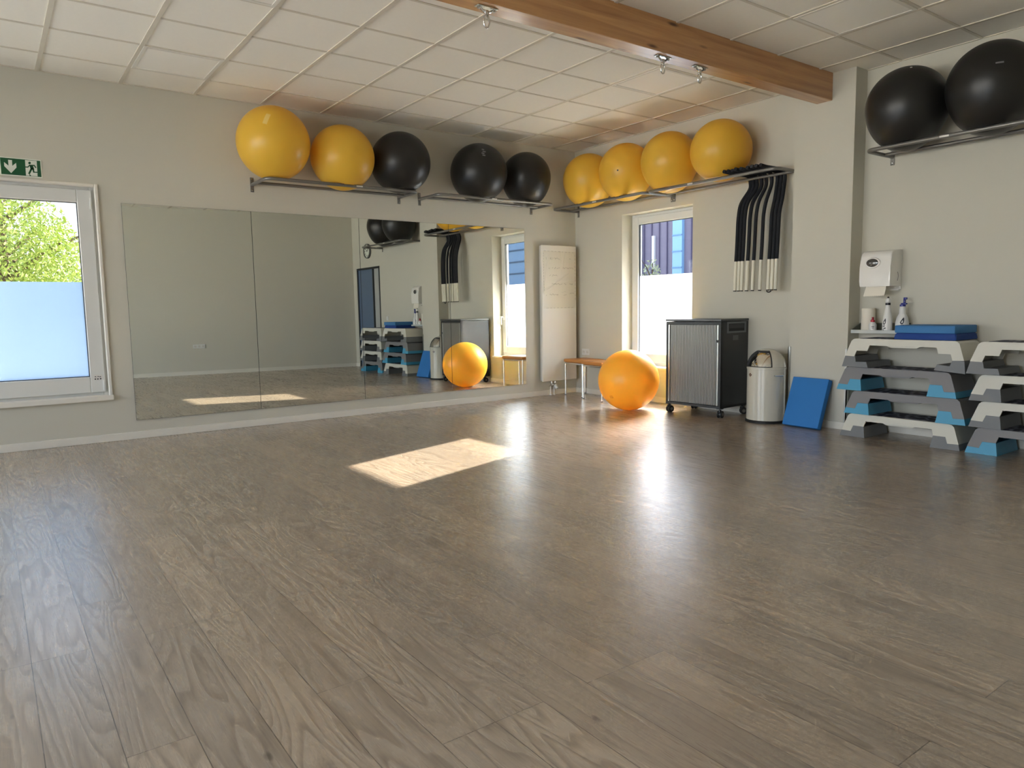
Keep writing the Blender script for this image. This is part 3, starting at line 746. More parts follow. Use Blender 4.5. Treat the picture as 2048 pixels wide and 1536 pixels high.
# ------------------------------------------------------------------ wall clock (seen in the mirror)
t = thing('wall_clock', 'round grey wall clock beside the door, seen in the mirror', 'clock', (6.53, 0, 2.43))
RX = Matrix.Rotation(PI/2, 4, 'X')
mb = MB(); mb.lathe([(0.150, 0.001), (0.152, 0.035), (0.146, 0.045), (0.134, 0.043), (0.130, 0.02)], 48, M=RX, cap=False); part('rim', mb, STEEL, t, True)
mb = MB(); mb.lathe([(0.131, 0.001), (0.131, 0.024)], 48, M=RX); part('dial', mb, SIGNW, t)
mb = MB()
for k in range(12):
    a = k*PI/6; R = Matrix.Rotation(a, 4, 'Y'); mb.box(-0.006, 0.006, -0.026, -0.0245, 0.085, 0.12, M=R)
part('hour_marks', mb, INK, t)
for a, l, w in ((2*PI*0.86, 0.07, 0.007), (2*PI*0.16, 0.11, 0.005)):
    mb = MB(); mb.box(-w, w, -0.029, -0.0265, -0.015, l, M=Matrix.Rotation(a, 4, 'Y')); part('clock_hand', mb, INK, t)

# ------------------------------------------------------------------ roller-shutter cabinet
t = thing('roller_cabinet', 'grey roller-shutter cabinet on castors beside the window', 'cabinet', (2.118, -0.544, 0), (0, 0, math.radians(4)))
W, D, Z0, Z1 = 0.688, 0.50, 0.10, 1.022
mb = MB(); mb.box(0, 0.016, 0.006, D, Z0, Z1-0.028); mb.box(W-0.016, W, 0.006, D, Z0, Z1-0.028); mb.box(0.016, W-0.016, D-0.012, D, Z0, Z1-0.028); mb.box(0.0, W, 0.006, D, Z0, Z0+0.025)
mb.box(0.0, 0.022, -0.004, 0.03, Z0, Z1-0.03); mb.box(W-0.022, W, -0.004, 0.03, Z0, Z1-0.03); mb.box(0.022, W-0.022, -0.004, 0.03, Z0, Z0+0.022); mb.box(0.022, W-0.022, -0.004, 0.03, Z1-0.055, Z1-0.03)
part('body', mb, CABD, t)
mb = MB(); mb.box(-0.008, W+0.004, -0.01, D+0.004, Z1-0.024, Z1, bevel=0.004); part('top_panel', mb, mat('cabinet_top', rgb(70, 72, 74), 0.25), t)
mb = MB(); xa, xb_, n = 0.052, W-0.058, 31; dx = (xb_-xa)/n
poly = []
for k in range(n):
    poly += [(xa+dx*k, 0.012), (xa+dx*(k+0.14), 0.004), (xa+dx*(k+0.86), 0.004)]
poly += [(xb_, 0.012), (xb_, 0.02), (xa, 0.02)]
mb.prism(poly, lambda p: (p[0], p[1], Z0+0.03), lambda p: (p[0], p[1], Z1-0.06)); sh = part('roller_shutter', mb, SHUT, t)
for x0 in (0.024, W-0.05):
    mb = MB(); mb.box(x0, x0+0.022, -0.002, 0.02, Z0+0.026, Z1-0.058, bevel=0.003, seg=1); part('side_rail', mb, ALU, t)
mb = MB(); mb.lathe([(0.010, 0), (0.010, 0.008), (0.006, 0.010)], 16, M=RX, c=(W-0.039, -0.002, 0.80)); mb.box(W-0.045, W-0.033, -0.007, -0.002, 0.782, 0.80); part('lock', mb, BLACKCAP, t)
# recessed grip on the right side
mb = MB()
for b in ((0.10, 0.45, 0.875, 0.895), (0.10, 0.45, 0.972, 0.992), (0.10, 0.13, 0.895, 0.972), (0.42, 0.45, 0.895, 0.972)): mb.box(W-0.001, W+0.006, *b, bevel=0.002, seg=1)
gp = part('grip_frame', mb, CABG, t)
mb = MB(); mb.box(W-0.0005, W+0.0015, 0.13, 0.42, 0.895, 0.972); part('grip_recess', mb, RUBBER, gp)
mb = MB(); mb.box(W+0.0015, W+0.005, 0.14, 0.41, 0.925, 0.966, bevel=0.001, seg=1); part('grip_flap', mb, CABD, gp)
mb = MB(); mb.box(W-0.0005, W+0.0015, 0.21, 0.31, 0.80, 0.85); part('rating_plate', mb, mat('plate_grey', rgb(84, 88, 92), 0.5), t)
for (x, y, a) in ((0.02, 0.03, -12), (W-0.02, 0.03, 14), (0.05, D-0.06, 10), (W-0.02, D-0.06, -44)):
    R = Matrix.Translation((x, y, 0)) @ Matrix.Rotation(math.radians(a), 4, 'Z')
    WY = R @ Matrix.Translation((0, 0.012, 0.0378)) @ Matrix.Rotation(PI/2, 4, 'Y')
    mb = MB(); mb.box(-0.028, 0.028, -0.028, 0.028, 0.094, 0.1, M=R); mb.lathe([(0.011, 0.06), (0.011, 0.095)], 14, M=R)
    mb.lathe([(0.028, -0.008), (0.030, -0.006), (0.030, 0.006), (0.028, 0.008)], 24, M=WY); mb.box(-0.008, 0.008, -0.024, 0.022, 0.055, 0.083, M=R, bevel=0.003)
    c = part('caster', mb, CABD, t, True)
    for sx in (-0.018, 0.018):
        mb = MB(); mb.lathe([(0.022, -0.009), (0.034, -0.009), (0.0375, -0.006), (0.0375, 0.006), (0.034, 0.009), (0.022, 0.009)], 28, M=R @ Matrix.Translation((sx, 0.012, 0.0378)) @ Matrix.Rotation(PI/2, 4, 'Y'))
        part('wheel', mb, RUBBER, c, True)
        mb = MB(); mb.lathe([(0.017, -0.0098), (0.017, 0.0098)], 18, M=R @ Matrix.Translation((sx, 0.012, 0.0378)) @ Matrix.Rotation(PI/2, 4, 'Y')); part('hub_cap', mb, STEEL, c, True)

# ------------------------------------------------------------------ push bin
t = thing('push_bin', 'cream domed push bin with chrome flap beside the cabinet', 'waste bin', (3.198, -0.285, 0))
R0 = 0.186; ZD = 0.535
mb = MB(); mb.lathe([(0.196, 0), (0.196, 0.018), (0.189, 0.026)], 64); part('base_ring', mb, RUBBER, t, True)
mb = MB(); mb.lathe([(R0, 0.026), (R0, ZD-0.006), (R0+0.004, ZD-0.004), (R0+0.004, ZD+0.012), (R0-0.002, ZD+0.016)], 64); part('body', mb, BINW, t, True)
face_az = math.radians(-92)      # the opening looks straight out from the wall
mb = MB(); NA, NE = 96, 32; KZ = 0.185/R0
def dome(az, el, k=1.0): return Vector((R0*k*math.cos(el)*math.cos(az), R0*k*math.cos(el)*math.sin(az), ZD+0.016+R0*k*math.sin(el)*0.96))
ring = [[mb.bm.verts.new(dome(2*PI*a/NA, PI/2*0.985*e/NE)) for a in range(NA)] for e in range(NE+1)]
def in_open(az, el):
    d = (az-face_az+PI) % (2*PI) - PI
    return abs(d) < math.radians(50) and math.radians(3) < el < math.radians(62)
inner = [[None]*NA for _ in range(NE+1)]
for e in range(NE):
    for a in range(NA):
        if in_open(2*PI*(a+0.5)/NA, PI/2*(e+0.5)/NE): continue
        mb.bm.faces.new((ring[e][a], ring[e][(a+1)%NA], ring[e+1][(a+1)%NA], ring[e+1][a]))
mb.bm.faces.new(ring[NE])
dm = part('dome_lid', mb, BINW, t, True)
# rim lining the opening
mb = MB()
a0, a1, e0, e1 = face_az-math.radians(50), face_az+math.radians(50), math.radians(3), math.radians(62)
loop = [(a0+(a1-a0)*k/16, e0) for k in range(17)] + [(a1, e0+(e1-e0)*k/12) for k in range(1, 13)] + [(a1+(a0-a1)*k/16, e1) for k in range(1, 17)] + [(a0, e1+(e0-e1)*k/12) for k in range(1, 12)]
n = len(loop); A = [mb.bm.verts.new(dome(*p, 1.012)) for p in loop]; B = [mb.bm.verts.new(dome(*p, 0.90)) for p in loop]
cen = ((a0+a1)/2, (e0+e1)/2)
A2 = [mb.bm.verts.new(dome(cen[0]+(p[0]-cen[0])*1.06, cen[1]+(p[1]-cen[1])*1.07, 1.004)) for p in loop]
for k in range(n):
    mb.bm.faces.new((A[k], A[(k+1)%n], B[(k+1)%n], B[k])); mb.bm.faces.new((A[k], A[(k+1)%n], A2[(k+1)%n], A2[k]))
part('opening_rim', mb, RUBBER, dm, True)
mb = MB(); K = 16
gq = [[mb.bm.verts.new(dome(a0+(a1-a0)*i/K, e0+(e1-e0)*j/K, 0.93 - 0.04*math.sin(PI*i/K)*math.sin(PI*j/K))) for j in range(K+1)] for i in range(K+1)]
for i in range(K):
    for j in range(K): mb.bm.faces.new((gq[i][j], gq[i+1][j], gq[i+1][j+1], gq[i][j+1]))
part('push_flap', mb, CHROME, dm, True, 180, label='chrome push flap')
def on_cyl(az, z, k=1.0): return Vector((R0*k*math.cos(az), R0*k*math.sin(az), z))
mb = MB(); a = math.radians(-110)
def dia(mb, w, h, k, zc=0.474):
    cols = [(a + w*u/R0, h*(1-abs(u))) for u in [-1 + i/6 for i in range(13)]]
    for (a0_, h0), (a1_, h1) in zip(cols, cols[1:]):
        mb.face([on_cyl(a0_, zc-h0, k), on_cyl(a1_, zc-h1, k), on_cyl(a1_, zc+h1, k), on_cyl(a0_, zc+h0, k)])
dia(mb, 0.026, 0.020, 1.004); lg = part('logo', mb, LOGO, t)
mb = MB(); dia(mb, 0.015, 0.0115, 1.007); part('logo_centre', mb, STEEL, lg)
for az in (math.radians(-20),):
    c = on_cyl(az, 0.475, 1.0); tv = Vector((-math.sin(az), math.cos(az), 0)); rv = Vector((math.cos(az), math.sin(az), 0))
    mb = MB(); mb.tube([c-tv*0.045, c-tv*0.045+rv*0.014, c+tv*0.045+rv*0.014, c+tv*0.045], 0.006, 8); part('carry_handle', mb, CHROME, t, True)

# ------------------------------------------------------------------ leaning pad
t = thing('foam_pad', 'blue foam pad standing on edge, leaning against the pillar', 'foam pad', (3.65, -0.42, 0))
ca = math.radians(19.5); mb = MB()
Rm = Matrix.Translation((0, 0.0, 0)) @ Matrix.Rotation(math.radians(-3), 4, 'Z') @ Matrix.Rotation(-ca, 4, 'X')
mb.box(-0.19, 0.192, 0.0, 0.062, 0.0, 0.475, M=Rm, bevel=0.008, seg=2)
mn = min(v.co.z for v in mb.bm.verts); mxy = max(v.co.y for v in mb.bm.verts)
for v in mb.bm.verts: v.co.z -= mn - 0.0005; v.co.y += (0.42-0.1925) - mxy
part('foam_block', mb, MATB, t, True)

# ------------------------------------------------------------------ step platforms
DECK_P = [(0.012,0.05),(0.095,0.047),(0.113,0.097),(0.205,0.097),(0.220,0.145),(0.760,0.145),(0.775,0.097),(0.867,0.097),(0.885,0.047),(0.968,0.05),(0.922,0.180),(0.905,0.196),(0.885,0.2),(0.095,0.2),(0.075,0.196),(0.058,0.180)]
DEP = 0.40
yf = lambda z: 0.000 + 0.13*z
yb = lambda z: DEP - 0.13*z
FOOT_P = [(0,0),(0.222,0),(0.206,0.0955),(0.1135,0.0955),(0.0955,0.0455),(0.013,0.0485)]
STEPM = {}
def deck_mesh(m):
    b = MB()
    b.prism(DECK_P, lambda p: (p[0], yf(p[1]), p[1]), lambda p: (p[0], yf(p[1])+0.012, p[1]))
    b.prism(DECK_P, lambda p: (p[0], yb(p[1])-0.012, p[1]), lambda p: (p[0], yb(p[1]), p[1]))
    top = [(0.058,0.180),(0.075,0.196),(0.095,0.2),(0.885,0.2),(0.905,0.196),(0.922,0.180),(0.92,0.172),(0.06,0.172)]
    b.prism(top, lambda p: (p[0], yf(p[1])+0.001, p[1]), lambda p: (p[0], yb(p[1])-0.001, p[1]))
    for xa, xb in ((0.012, 0.058), (0.968, 0.922)):
        s = 0.012 if xa < 0.5 else -0.012
        q = [(xa, 0.05), (xb, 0.182), (xb+s, 0.182), (xa+s, 0.05)]
        b.prism(q, lambda p: (p[0], yf(p[1])+0.0005, p[1]), lambda p: (p[0], yb(p[1])-0.0005, p[1]))
    return b.mesh('deck', m)
def tray_mesh(m):
    b = MB(); q = [(0.222,0.171),(0.30,0.171),(0.39,0.131),(0.60,0.131),(0.69,0.171),(0.758,0.171),(0.758,0.1725),(0.222,0.1725)]
    b.prism(q, lambda p: (p[0], 0.030, p[1]), lambda p: (p[0], DEP-0.030, p[1])); return b.mesh('underside_tray', m)
def rubber_mesh():
    b = MB(); b.box(0.115, 0.865, 0.055, DEP-0.055, 0.1995, 0.203, bevel=0.0015, seg=1); return b.mesh('rubber_mat', MATPAT)
def foot_mesh(m, flip):
    b = MB()
    P = FOOT_P if not flip else [(p[0], 0.0955-p[1]) for p in FOOT_P]
    if flip: P = [(-0.008,0),(0.222,0),(0.206,0.047),(0.112,0.046),(0.100,0.0945),(0.014,0.0945)]
    b.prism(P, lambda p: (p[0], yf(p[1] if not flip else p[1]) - (0.004 if flip else 0.0), p[1]), lambda p: (p[0], yb(p[1]) + (0.004 if flip else 0), p[1]))
    return b.mesh('foot', m)
def step(label, loc, dm, fm, flip=False, tilt=(0, 0)):
    t = thing('step_platform', label, 'step platform', loc, group='aerobic step platforms in two stacks')
    for k, f in (('deck'+dm.name, lambda: deck_mesh(dm)), ('tray'+dm.name, lambda: tray_mesh(dm)), ('rub', rubber_mesh), ('foot%s%d' % (fm.name, flip), lambda: foot_mesh(fm, flip))):
        if k not in STEPM: STEPM[k] = f()
    dz = 0.0455 if flip else 0.0
    d = link('deck', STEPM['deck'+dm.name], t, (0, 0, dz)); link('underside_tray', STEPM['tray'+dm.name], d); link('rubber_mat', STEPM['rub'], t, (0, 0, dz))
    fk = STEPM['foot%s%d' % (fm.name, flip)]
    f = link('foot', fk, t, (0, 0, 0.0008)); g = link('foot', fk, t, (0.98, DEP, 0.0008), (0, 0, PI))
    if tilt[0]:
        f.rotation_euler = (0, tilt[0], 0); f.location = (-0.002, 0, 0.0008-0.0)
    if tilt[1]:
        g.rotation_euler = (0, tilt[1], PI); g.location = (0.976, DEP, 0.0008-0.006)
    return t
SY = -0.47
step('bottom step platform of the left stack, white deck on grey feet', (4.082, SY, 0), STEPW, FOOTG)
step('left stack step second from the floor, grey deck on blue feet', (4.114, SY, 0.204), STEPG, FOOTB)
step('left stack step third from the floor, grey deck shifted left on blue feet', (4.040, SY, 0.408), STEPG, FOOTB)
step('top step of the left stack, white deck carrying two blue pads', (4.092, SY, 0.612), STEPW, FOOTG, True, (0, math.radians(-4.5)))
step('bottom step platform of the right stack, grey deck on blue feet', (5.098, SY, 0), STEPG, FOOTB)
step('right stack step second from the floor, white deck on grey feet', (5.114, SY, 0.204), STEPW, FOOTG)
step('right stack step third from the floor, white deck under the topmost', (5.107, SY, 0.408), STEPW, FOOTG)
step('topmost step platform of the right stack, white deck without pads', (5.088, SY, 0.612), STEPW, FOOTG, True, (0, 0))
# two pads on the left stack
ZP = 0.612+0.0455+0.203+0.0006
t = thing('balance_pad', 'dark blue balance pad lying directly on the left step stack', 'balance pad', (4.52, SY+0.02, ZP), group='balance pads on the steps')
mb = MB(); mb.prism([(-0.012,0),(0.470,0),(0.462,0.052),(0.0,0.052)], lambda p: (p[0], 0.012*p[1]/0.052, p[1]), lambda p: (p[0], 0.40-0.012*p[1]/0.052, p[1]))
bmesh.ops.bevel(mb.bm, geom=mb.bm.edges[:], offset=0.006, segments=2, affect='EDGES'); part('foam_block', mb, PADL, t, True)
t = thing('balance_pad', 'lighter blue balance pad lying on top of the dark blue one', 'balance pad', (4.52, SY+0.012, ZP+0.0525), group='balance pads on the steps')
mb = MB(); mb.box(0, 0.463, 0, 0.40, 0, 0.062, bevel=0.008, seg=2); part('foam_block', mb, PADU, t, True)

# ------------------------------------------------------------------ wall shelf with bottles
t = thing('wall_shelf', 'small grey wall shelf with raised back beside the pillar', 'shelf', (3.988, 0, 0.894))
SW = 0.45
mb = MB(); mb.box(0, SW, -0.17, -0.004, 0, 0.012); mb.box(0, SW, -0.172, -0.166, -0.002, 0.029, bevel=0.002, seg=1); part('board', mb, mat('shelf_grey', rgb(196, 200, 196), 0.35), t)
mb = MB(); mb.box(0, SW, -0.008, -0.0005, 0, 0.088); mb.prism([(-0.168,0.012),(-0.168,0.03),(-0.008,0.088),(-0.008,0.012)], lambda p: (0.0008, p[0], p[1]), lambda p: (0.004, p[0], p[1]))
part('back_rail', mb, mat('shelf_rail_dark', rgb(112, 114, 104), 0.4), t)
ZS = 0.894+0.0126
t = thing('paper_roll', 'white paper towel roll at the pillar end of the shelf', 'paper roll', (4.095, -0.075, ZS))
mb = MB(); mb.lathe([(0.020,0.0),(0.056,0.0),(0.057,0.002),(0.057,0.206),(0.056,0.208),(0.020,0.208)], 40); part('paper', mb, PAPER, t, True)
mb = MB(); mb.lathe([(0.017,0.0),(0.020,0.0),(0.020,0.208),(0.017,0.208)], 24); part('core', mb, mat('cardboard', rgb(172, 142, 104), 0.9), t, True)
t = thing('dropper_bottle', 'small white bottle with red cap in front of the paper roll', 'bottle', (4.168, -0.135, ZS))
mb = MB(); mb.lathe([(0.030,0.0),(0.033,0.004),(0.033,0.062),(0.026,0.078),(0.018,0.084),(0.016,0.088)], 28); bd = part('body', mb, BOTTLE, t, True)
mb = MB(); mb.lathe([(0.0175,0.086),(0.0175,0.104),(0.010,0.110),(0.0085,0.118),(0.010,0.122),(0.008,0.128),(0.004,0.130)], 20); part('cap', mb, REDCAP, t, True)
def cyl_print(name, r, cx, polys, m, parent, zoff=0.0):
    """print wrapped on a bottle: polys in (arc, z), arc measured from the direction facing the room"""
    mb = MB()
    P = lambda u, z: Vector(((r+0.0006)*math.sin(u/r + cx), -(r+0.0006)*math.cos(u/r + cx), z))
    for poly in polys:
        us = [p[0] for p in poly]; u0, u1 = min(us)+1e-6, max(us)-1e-6; K = 14
        def span(u):
            zs = []
            for (a, b) in zip(poly, poly[1:] + poly[:1]):
                if min(a[0], b[0]) <= u <= max(a[0], b[0]) and a[0] != b[0]: zs.append(a[1] + (b[1]-a[1])*(u-a[0])/(b[0]-a[0]))
            return min(zs), max(zs)
        for k in range(K):
            ua, ub = u0+(u1-u0)*k/K, u0+(u1-u0)*(k+1)/K
            (la, ha), (lb, hb) = span(ua), span(ub)
            mb.face([P(ua, la), P(ub, lb), P(ub, hb), P(ua, ha)])
    return part(name, mb, m, parent)
cyl_print('print', 0.033, 0.5, [[(-0.010,0.044),(0.012,0.044),(0.012,0.049),(-0.010,0.049)], [(-0.008,0.032),(0.01,0.032),(0.01,0.035),(-0.008,0.035)]], INK, bd)
def drop(cx, cz, w, h):
    o = [(cx+w*0.35, cz+h*0.55), (cx-w*0.15, cz+h*0.15), (cx-w*0.5, cz-h*0.2), (cx-w*0.3, cz-h*0.48), (cx+w*0.1, cz-h*0.5), (cx+w*0.42, cz-h*0.2), (cx+w*0.45, cz+h*0.15)]
    return o
t = thing('spray_bottle', 'slim white bottle with black ring and droplet emblem, middle of the shelf', 'bottle', (4.29, -0.12, ZS))
prof = [(0.036,0),(0.040,0.004),(0.040,0.09),(0.033,0.14),(0.024,0.19),(0.019,0.215),(0.018,0.235)]
mb = MB(); mb.lathe(prof, 32); bd = part('body', mb, BOTTLE, t, True)
mb = MB(); mb.lathe([(0.021,0.235),(0.021,0.255)], 20); part('neck_ring', mb, BLACKCAP, t, True)
mb = MB(); mb.lathe([(0.014,0.255),(0.020,0.262),(0.018,0.285),(0.009,0.296)], 20); cp = part('cap', mb, BOTTLE, t, True)
mb = MB(); mb.lathe([(0.008,0.295),(0.008,0.305),(0.004,0.309)], 12); part('nozzle', mb, BLACKCAP, cp, True)
cyl_print('emblem', 0.0405, -0.15, [drop(0.0, 0.092, 0.030, 0.055)], INK, bd); cyl_print('emblem_centre', 0.0409, -0.15, [drop(0.0, 0.086, 0.013, 0.024)], BOTTLE, bd)
cyl_print('print', 0.0405, -0.15, [[(-0.016,0.046),(0.006,0.050),(0.006,0.058),(-0.016,0.054)], [(-0.006,0.028),(0.014,0.030),(0.014,0.040),(-0.006,0.036)], [(-0.014,0.012),(-0.002,0.012),(-0.002,0.022),(-0.014,0.022)]], INK, bd)
t = thing('spray_bottle', 'broad white spray bottle with blue trigger and droplet emblem, behind the pads', 'bottle', (4.405, -0.095, ZS))
mb = MB(); mb.lathe([(0.050,0),(0.054,0.005),(0.053,0.08),(0.044,0.125),(0.032,0.15),(0.027,0.16),(0.026,0.205),(0.022,0.222)], 32); bd = part('body', mb, BOTTLE, t, True)
mb = MB(); mb.lathe([(0.024,0.222),(0.024,0.238),(0.012,0.242)], 20); mb.box(-0.012, 0.034, -0.012, 0.012, 0.238, 0.252, bevel=0.003); mb.box(0.006, 0.022, -0.010, 0.010, 0.25, 0.285, bevel=0.003)
mb.box(0.008, 0.034, -0.012, 0.012, 0.280, 0.30, bevel=0.003); part('trigger_head', mb, BLUECAP, t, True)
cyl_print('emblem', 0.0530, 0.45, [drop(0.0, 0.098, 0.034, 0.06)], INK, bd); cyl_print('emblem_centre', 0.0536, 0.45, [drop(0.0, 0.092, 0.014, 0.026)], BOTTLE, bd)
cyl_print('print', 0.0545, 0.45, [[(-0.012,0.056),(0.016,0.058),(0.016,0.066),(-0.012,0.064)], [(-0.004,0.04),(0.02,0.04),(0.02,0.048),(-0.004,0.048)]], INK, bd)

# ------------------------------------------------------------------ towel dispenser
t = thing('towel_dispenser', 'white paper towel dispenser on the wall right of the pillar', 'towel dispenser', (4.206, 0, 1.306))
X0, X1 = -0.136, 0.136
prof = [(-0.012, 0.0), (-0.205, 0.0), (-0.208, 0.05), (-0.206, 0.17), (-0.196, 0.225)] + [(-0.135 - 0.062*math.cos(a), 0.245 + 0.065*math.sin(a)) for a in [PI/2*k/8 for k in range(1, 9)]] + [(-0.06, 0.318), (-0.012, 0.320)]
mb = MB(); mb.prism(prof, lambda p: (X0, p[0], p[1]), lambda p: (X1, p[0], p[1]))
bmesh.ops.bevel(mb.bm, geom=[e for e in mb.bm.edges if abs(e.verts[0].co.x - e.verts[1].co.x) < 1e-5 and not (abs(e.verts[0].co.y+0.012) < 1e-4 and abs(e.verts[1].co.y+0.012) < 1e-4)], offset=0.012, segments=3, affect='EDGES', profile=0.5)
cv = part('cover', mb, DISP, t, True, 40)
mb = MB(); mb.box(X0+0.004, X1-0.001, -0.012, -0.0005, -0.033, 0.322, bevel=0.002, seg=1); mb.box(0.05, X1-0.002, -0.05, -0.005, -0.036, -0.026); part('back_plate', mb, DISP, t)
def ell(cx, cz, a, b, y0, y1, mname, m, parent, bulge=0.0):
    mb = MB(); n = 36
    A = [mb.bm.verts.new((cx+a*math.cos(2*PI*k/n), y0, cz+b*math.sin(2*PI*k/n))) for k in range(n)]
    Bv = [mb.bm.verts.new((cx+a*0.9*math.cos(2*PI*k/n), y1, cz+b*0.9*math.sin(2*PI*k/n))) for k in range(n)]
    for k in range(n): mb.bm.faces.new((A[k], A[(k+1)%n], Bv[(k+1)%n], Bv[k]))
    c = mb.bm.verts.new((cx, y1-bulge, cz))
    for k in range(n): mb.bm.faces.new((Bv[k], Bv[(k+1)%n], c))
    return part(mname, mb, m, parent, True, 60)
ell(-0.022, 0.205, 0.070, 0.050, -0.199, -0.2115, 'window_rim', DISP, cv)
ell(-0.022, 0.207, 0.056, 0.038, -0.209, -0.2135, 'level_window', mat('smoked_plastic', rgb(96, 96, 94), 0.08, spec=0.8, metal=0.5), cv, 0.004)
mb = MB(); mb.tube([(X1+0.0005, -0.085+0.016*math.cos(a), 0.085+0.038*math.sin(a)) for a in [-PI/2*0.9 + PI*0.9*k/14 for k in range(15)]], 0.0022, 6); part('side_lock_mark', mb, INK, cv)
mb = MB(); n = 22; xa, xb2 = -0.098, 0.092
pl = [(xa+0.012, 0.004), (xb2, 0.004)]
bot = [(xb2-0.006 + (xa-0.002-(xb2-0.006))*k/n, -0.078 - 0.006*(k % 2) + 0.004*k/n*-1) for k in range(n+1)]
mb.prism(pl + bot, lambda p: (p[0], -0.178 - 0.02*math.sin(-p[1]*14), p[1]), lambda p: (p[0], -0.1765 - 0.02*math.sin(-p[1]*14), p[1])); part('paper_towel', mb, PAPER, t)

# ------------------------------------------------------------------ outdoors
LEAF = mat('tree_leaf', rgb(158, 176, 84), 0.5, var=0.35, vscale=2.5)
LEAF2 = mat('distant_leaf', rgb(112, 140, 66), 0.6, var=0.3, vscale=1.5)
BARK = mat('bark', rgb(104, 88, 70), 0.9, bump=0.4, bscale=12)
GRASS = mat('outdoor_gravel', rgb(212, 207, 194), 0.95, var=0.2, vscale=3)
CLAD = mat('purple_grey_cladding', rgb(128, 121, 140), 0.6, var=0.08)
CLADW = mat('white_render', rgb(236, 236, 232), 0.8)
BLGL = mat('pale_blue_glass_strip', rgb(146, 190, 226), 0.25)
def leaves(name, blobs, n, size, m, parent, seed):
    rnd = random.Random(seed); V = []; F = []
    tot = sum(b[3]*b[4]*b[5] for b in blobs)
    for (cx, cy, cz, rx, ry, rz) in blobs:
        k = int(n * rx*ry*rz / tot)
        for _ in range(k):
            while True:
                p = Vector((rnd.uniform(-1,1), rnd.uniform(-1,1), rnd.uniform(-1,1)))
                if 0.25 < p.length < 1: break
            p = Vector((cx+p.x*rx, cy+p.y*ry, cz+p.z*rz))
            a = Vector((rnd.gauss(0,1), rnd.gauss(0,1), rnd.gauss(0,1))).normalized(); b = a.orthogonal().normalized()
            b = (Matrix.Rotation(rnd.uniform(0, 2*PI), 3, a) @ b); s = size*rnd.uniform(0.6, 1.3); c = a.cross(b)
            i = len(V)
            V += [p - b*s, p + c*s*0.45 + a*s*0.12, p + b*s, p - c*s*0.45 + a*s*0.12]
            F += [(i, i+1, i+2), (i, i+2, i+3)]
    me = bpy.data.meshes.new(name); me.from_pydata([tuple(v) for v in V], [], F); me.materials.append(m); me.update()
    return link(name, me, parent)
def tree(label, base, h, blobs, n, size, m, seed, nm='tree', br=9):
    t = thing(nm, label, 'tree' if nm == 'tree' else 'shrub', base, group=None)
    mb = MB(); rnd = random.Random(seed+50)
    mb.tube([(0,0,0), (0.05,0.02,h*0.35), (-0.03,0.05,h*0.7), (0.02,0,h*0.95)], [0.12*h/4, 0.10*h/4, 0.06*h/4, 0.02*h/4], 8)
    for k in range(br):
        z = h*rnd.uniform(0.25, 0.75); a = rnd.uniform(0, 2*PI); l = h*rnd.uniform(0.2, 0.42)
        mb.tube([(0,0,z), (math.cos(a)*l*0.5, math.sin(a)*l*0.5, z+l*0.35), (math.cos(a)*l, math.sin(a)*l, z+l*0.55)], [0.04*h/4, 0.025*h/4, 0.008*h/4], 6)
    part('trunk', mb, BARK, t, True)
    leaves('foliage', blobs, n, size, m, t, seed)
    return t
GZ = -0.25
mb = MB(); mb.box(-60, 60, -60, 60, GZ-0.2, GZ); gr = part('ground', mb, GRASS); gr['kind'] = 'structure'; gr['label'] = 'pale ground outside'
tree('sunlit yellow-green tree outside the window beside the exit sign', (-6.2, -6.3, GZ), 4.6,
     [(0.0,-0.5,2.55,1.5,1.55,1.15), (0.2,0.75,2.0,1.1,0.55,0.9), (0.0,-0.9,3.2,1.1,1.0,0.7), (0.3,-0.9,1.2,1.0,1.3,0.8)], 30000, 0.038, LEAF, 11)
tree('hazier green tree farther behind the sunlit one', (-13.0, -6.6, GZ), 5.0, [(0,-0.6,2.4,1.6,1.7,1.5), (0,1.3,1.8,1.2,0.9,1.2)], 7000, 0.08, LEAF2, 12)
# neighbouring building seen through the back window
bt = thing('building', 'dark clad building with pale blue glass strip outside the back window', 'building', (-9.5, 13.0, GZ))
def bx(name, m, *b, bevel=0): mb = MB(); mb.box(*b); return part(name, mb, m, bt)
bx('wall', CLAD, -3.5, 4.5, 0, 5, 0, 5.2)
mb = MB()
for k in range(22): mb.box(-3.4+k*0.36, -3.36+k*0.36, -0.05, 0.001, 0, 5.2)
part('cladding_seams', mb, mat('cladding_seam', rgb(104, 96, 120), 0.6), bt)
bx('corner_post', CLADW, -5.2, -1.70, -0.3, 0.1, 0, 5.2)
gl = bx('glass_strip', BLGL, -0.16, 0.26, -0.12, 0, 0, 5.2)
mb = MB()
for k in range(9): mb.box(-0.16, 0.26, -0.15, -0.119, 0.5+0.55*k, 0.54+0.55*k)
part('glazing_bar', mb, mat('glazing_bar_blue', rgb(110, 150, 190), 0.5), gl)
bx('window', CLADW, -1.16, -1.05, -0.08, 0.001, 2.75, 3.9)
bx('side_wing', mat('blue_siding', rgb(112, 138, 166), 0.6), 4.5, 40.0, -0.6, 5, 0, 5.2)
mb = MB()
for k in range(10): mb.box(4.5, 40.0, -0.63, -0.599, 0.5*k, 0.5*k+0.06)
part('siding_joints', mb, mat('siding_joint', rgb(60, 78, 100), 0.6), bt)
tree('small pale shrub in front of the dark clad building', (-9.4, 11.6, GZ), 3.0, [(0,0,2.0,0.40,0.4,1.0), (0,0,1.2,0.9,0.6,1.0)], 2600, 0.06, mat('pale_shrub_leaf', rgb(186, 190, 150), 0.6), 21, 'shrub', 4)

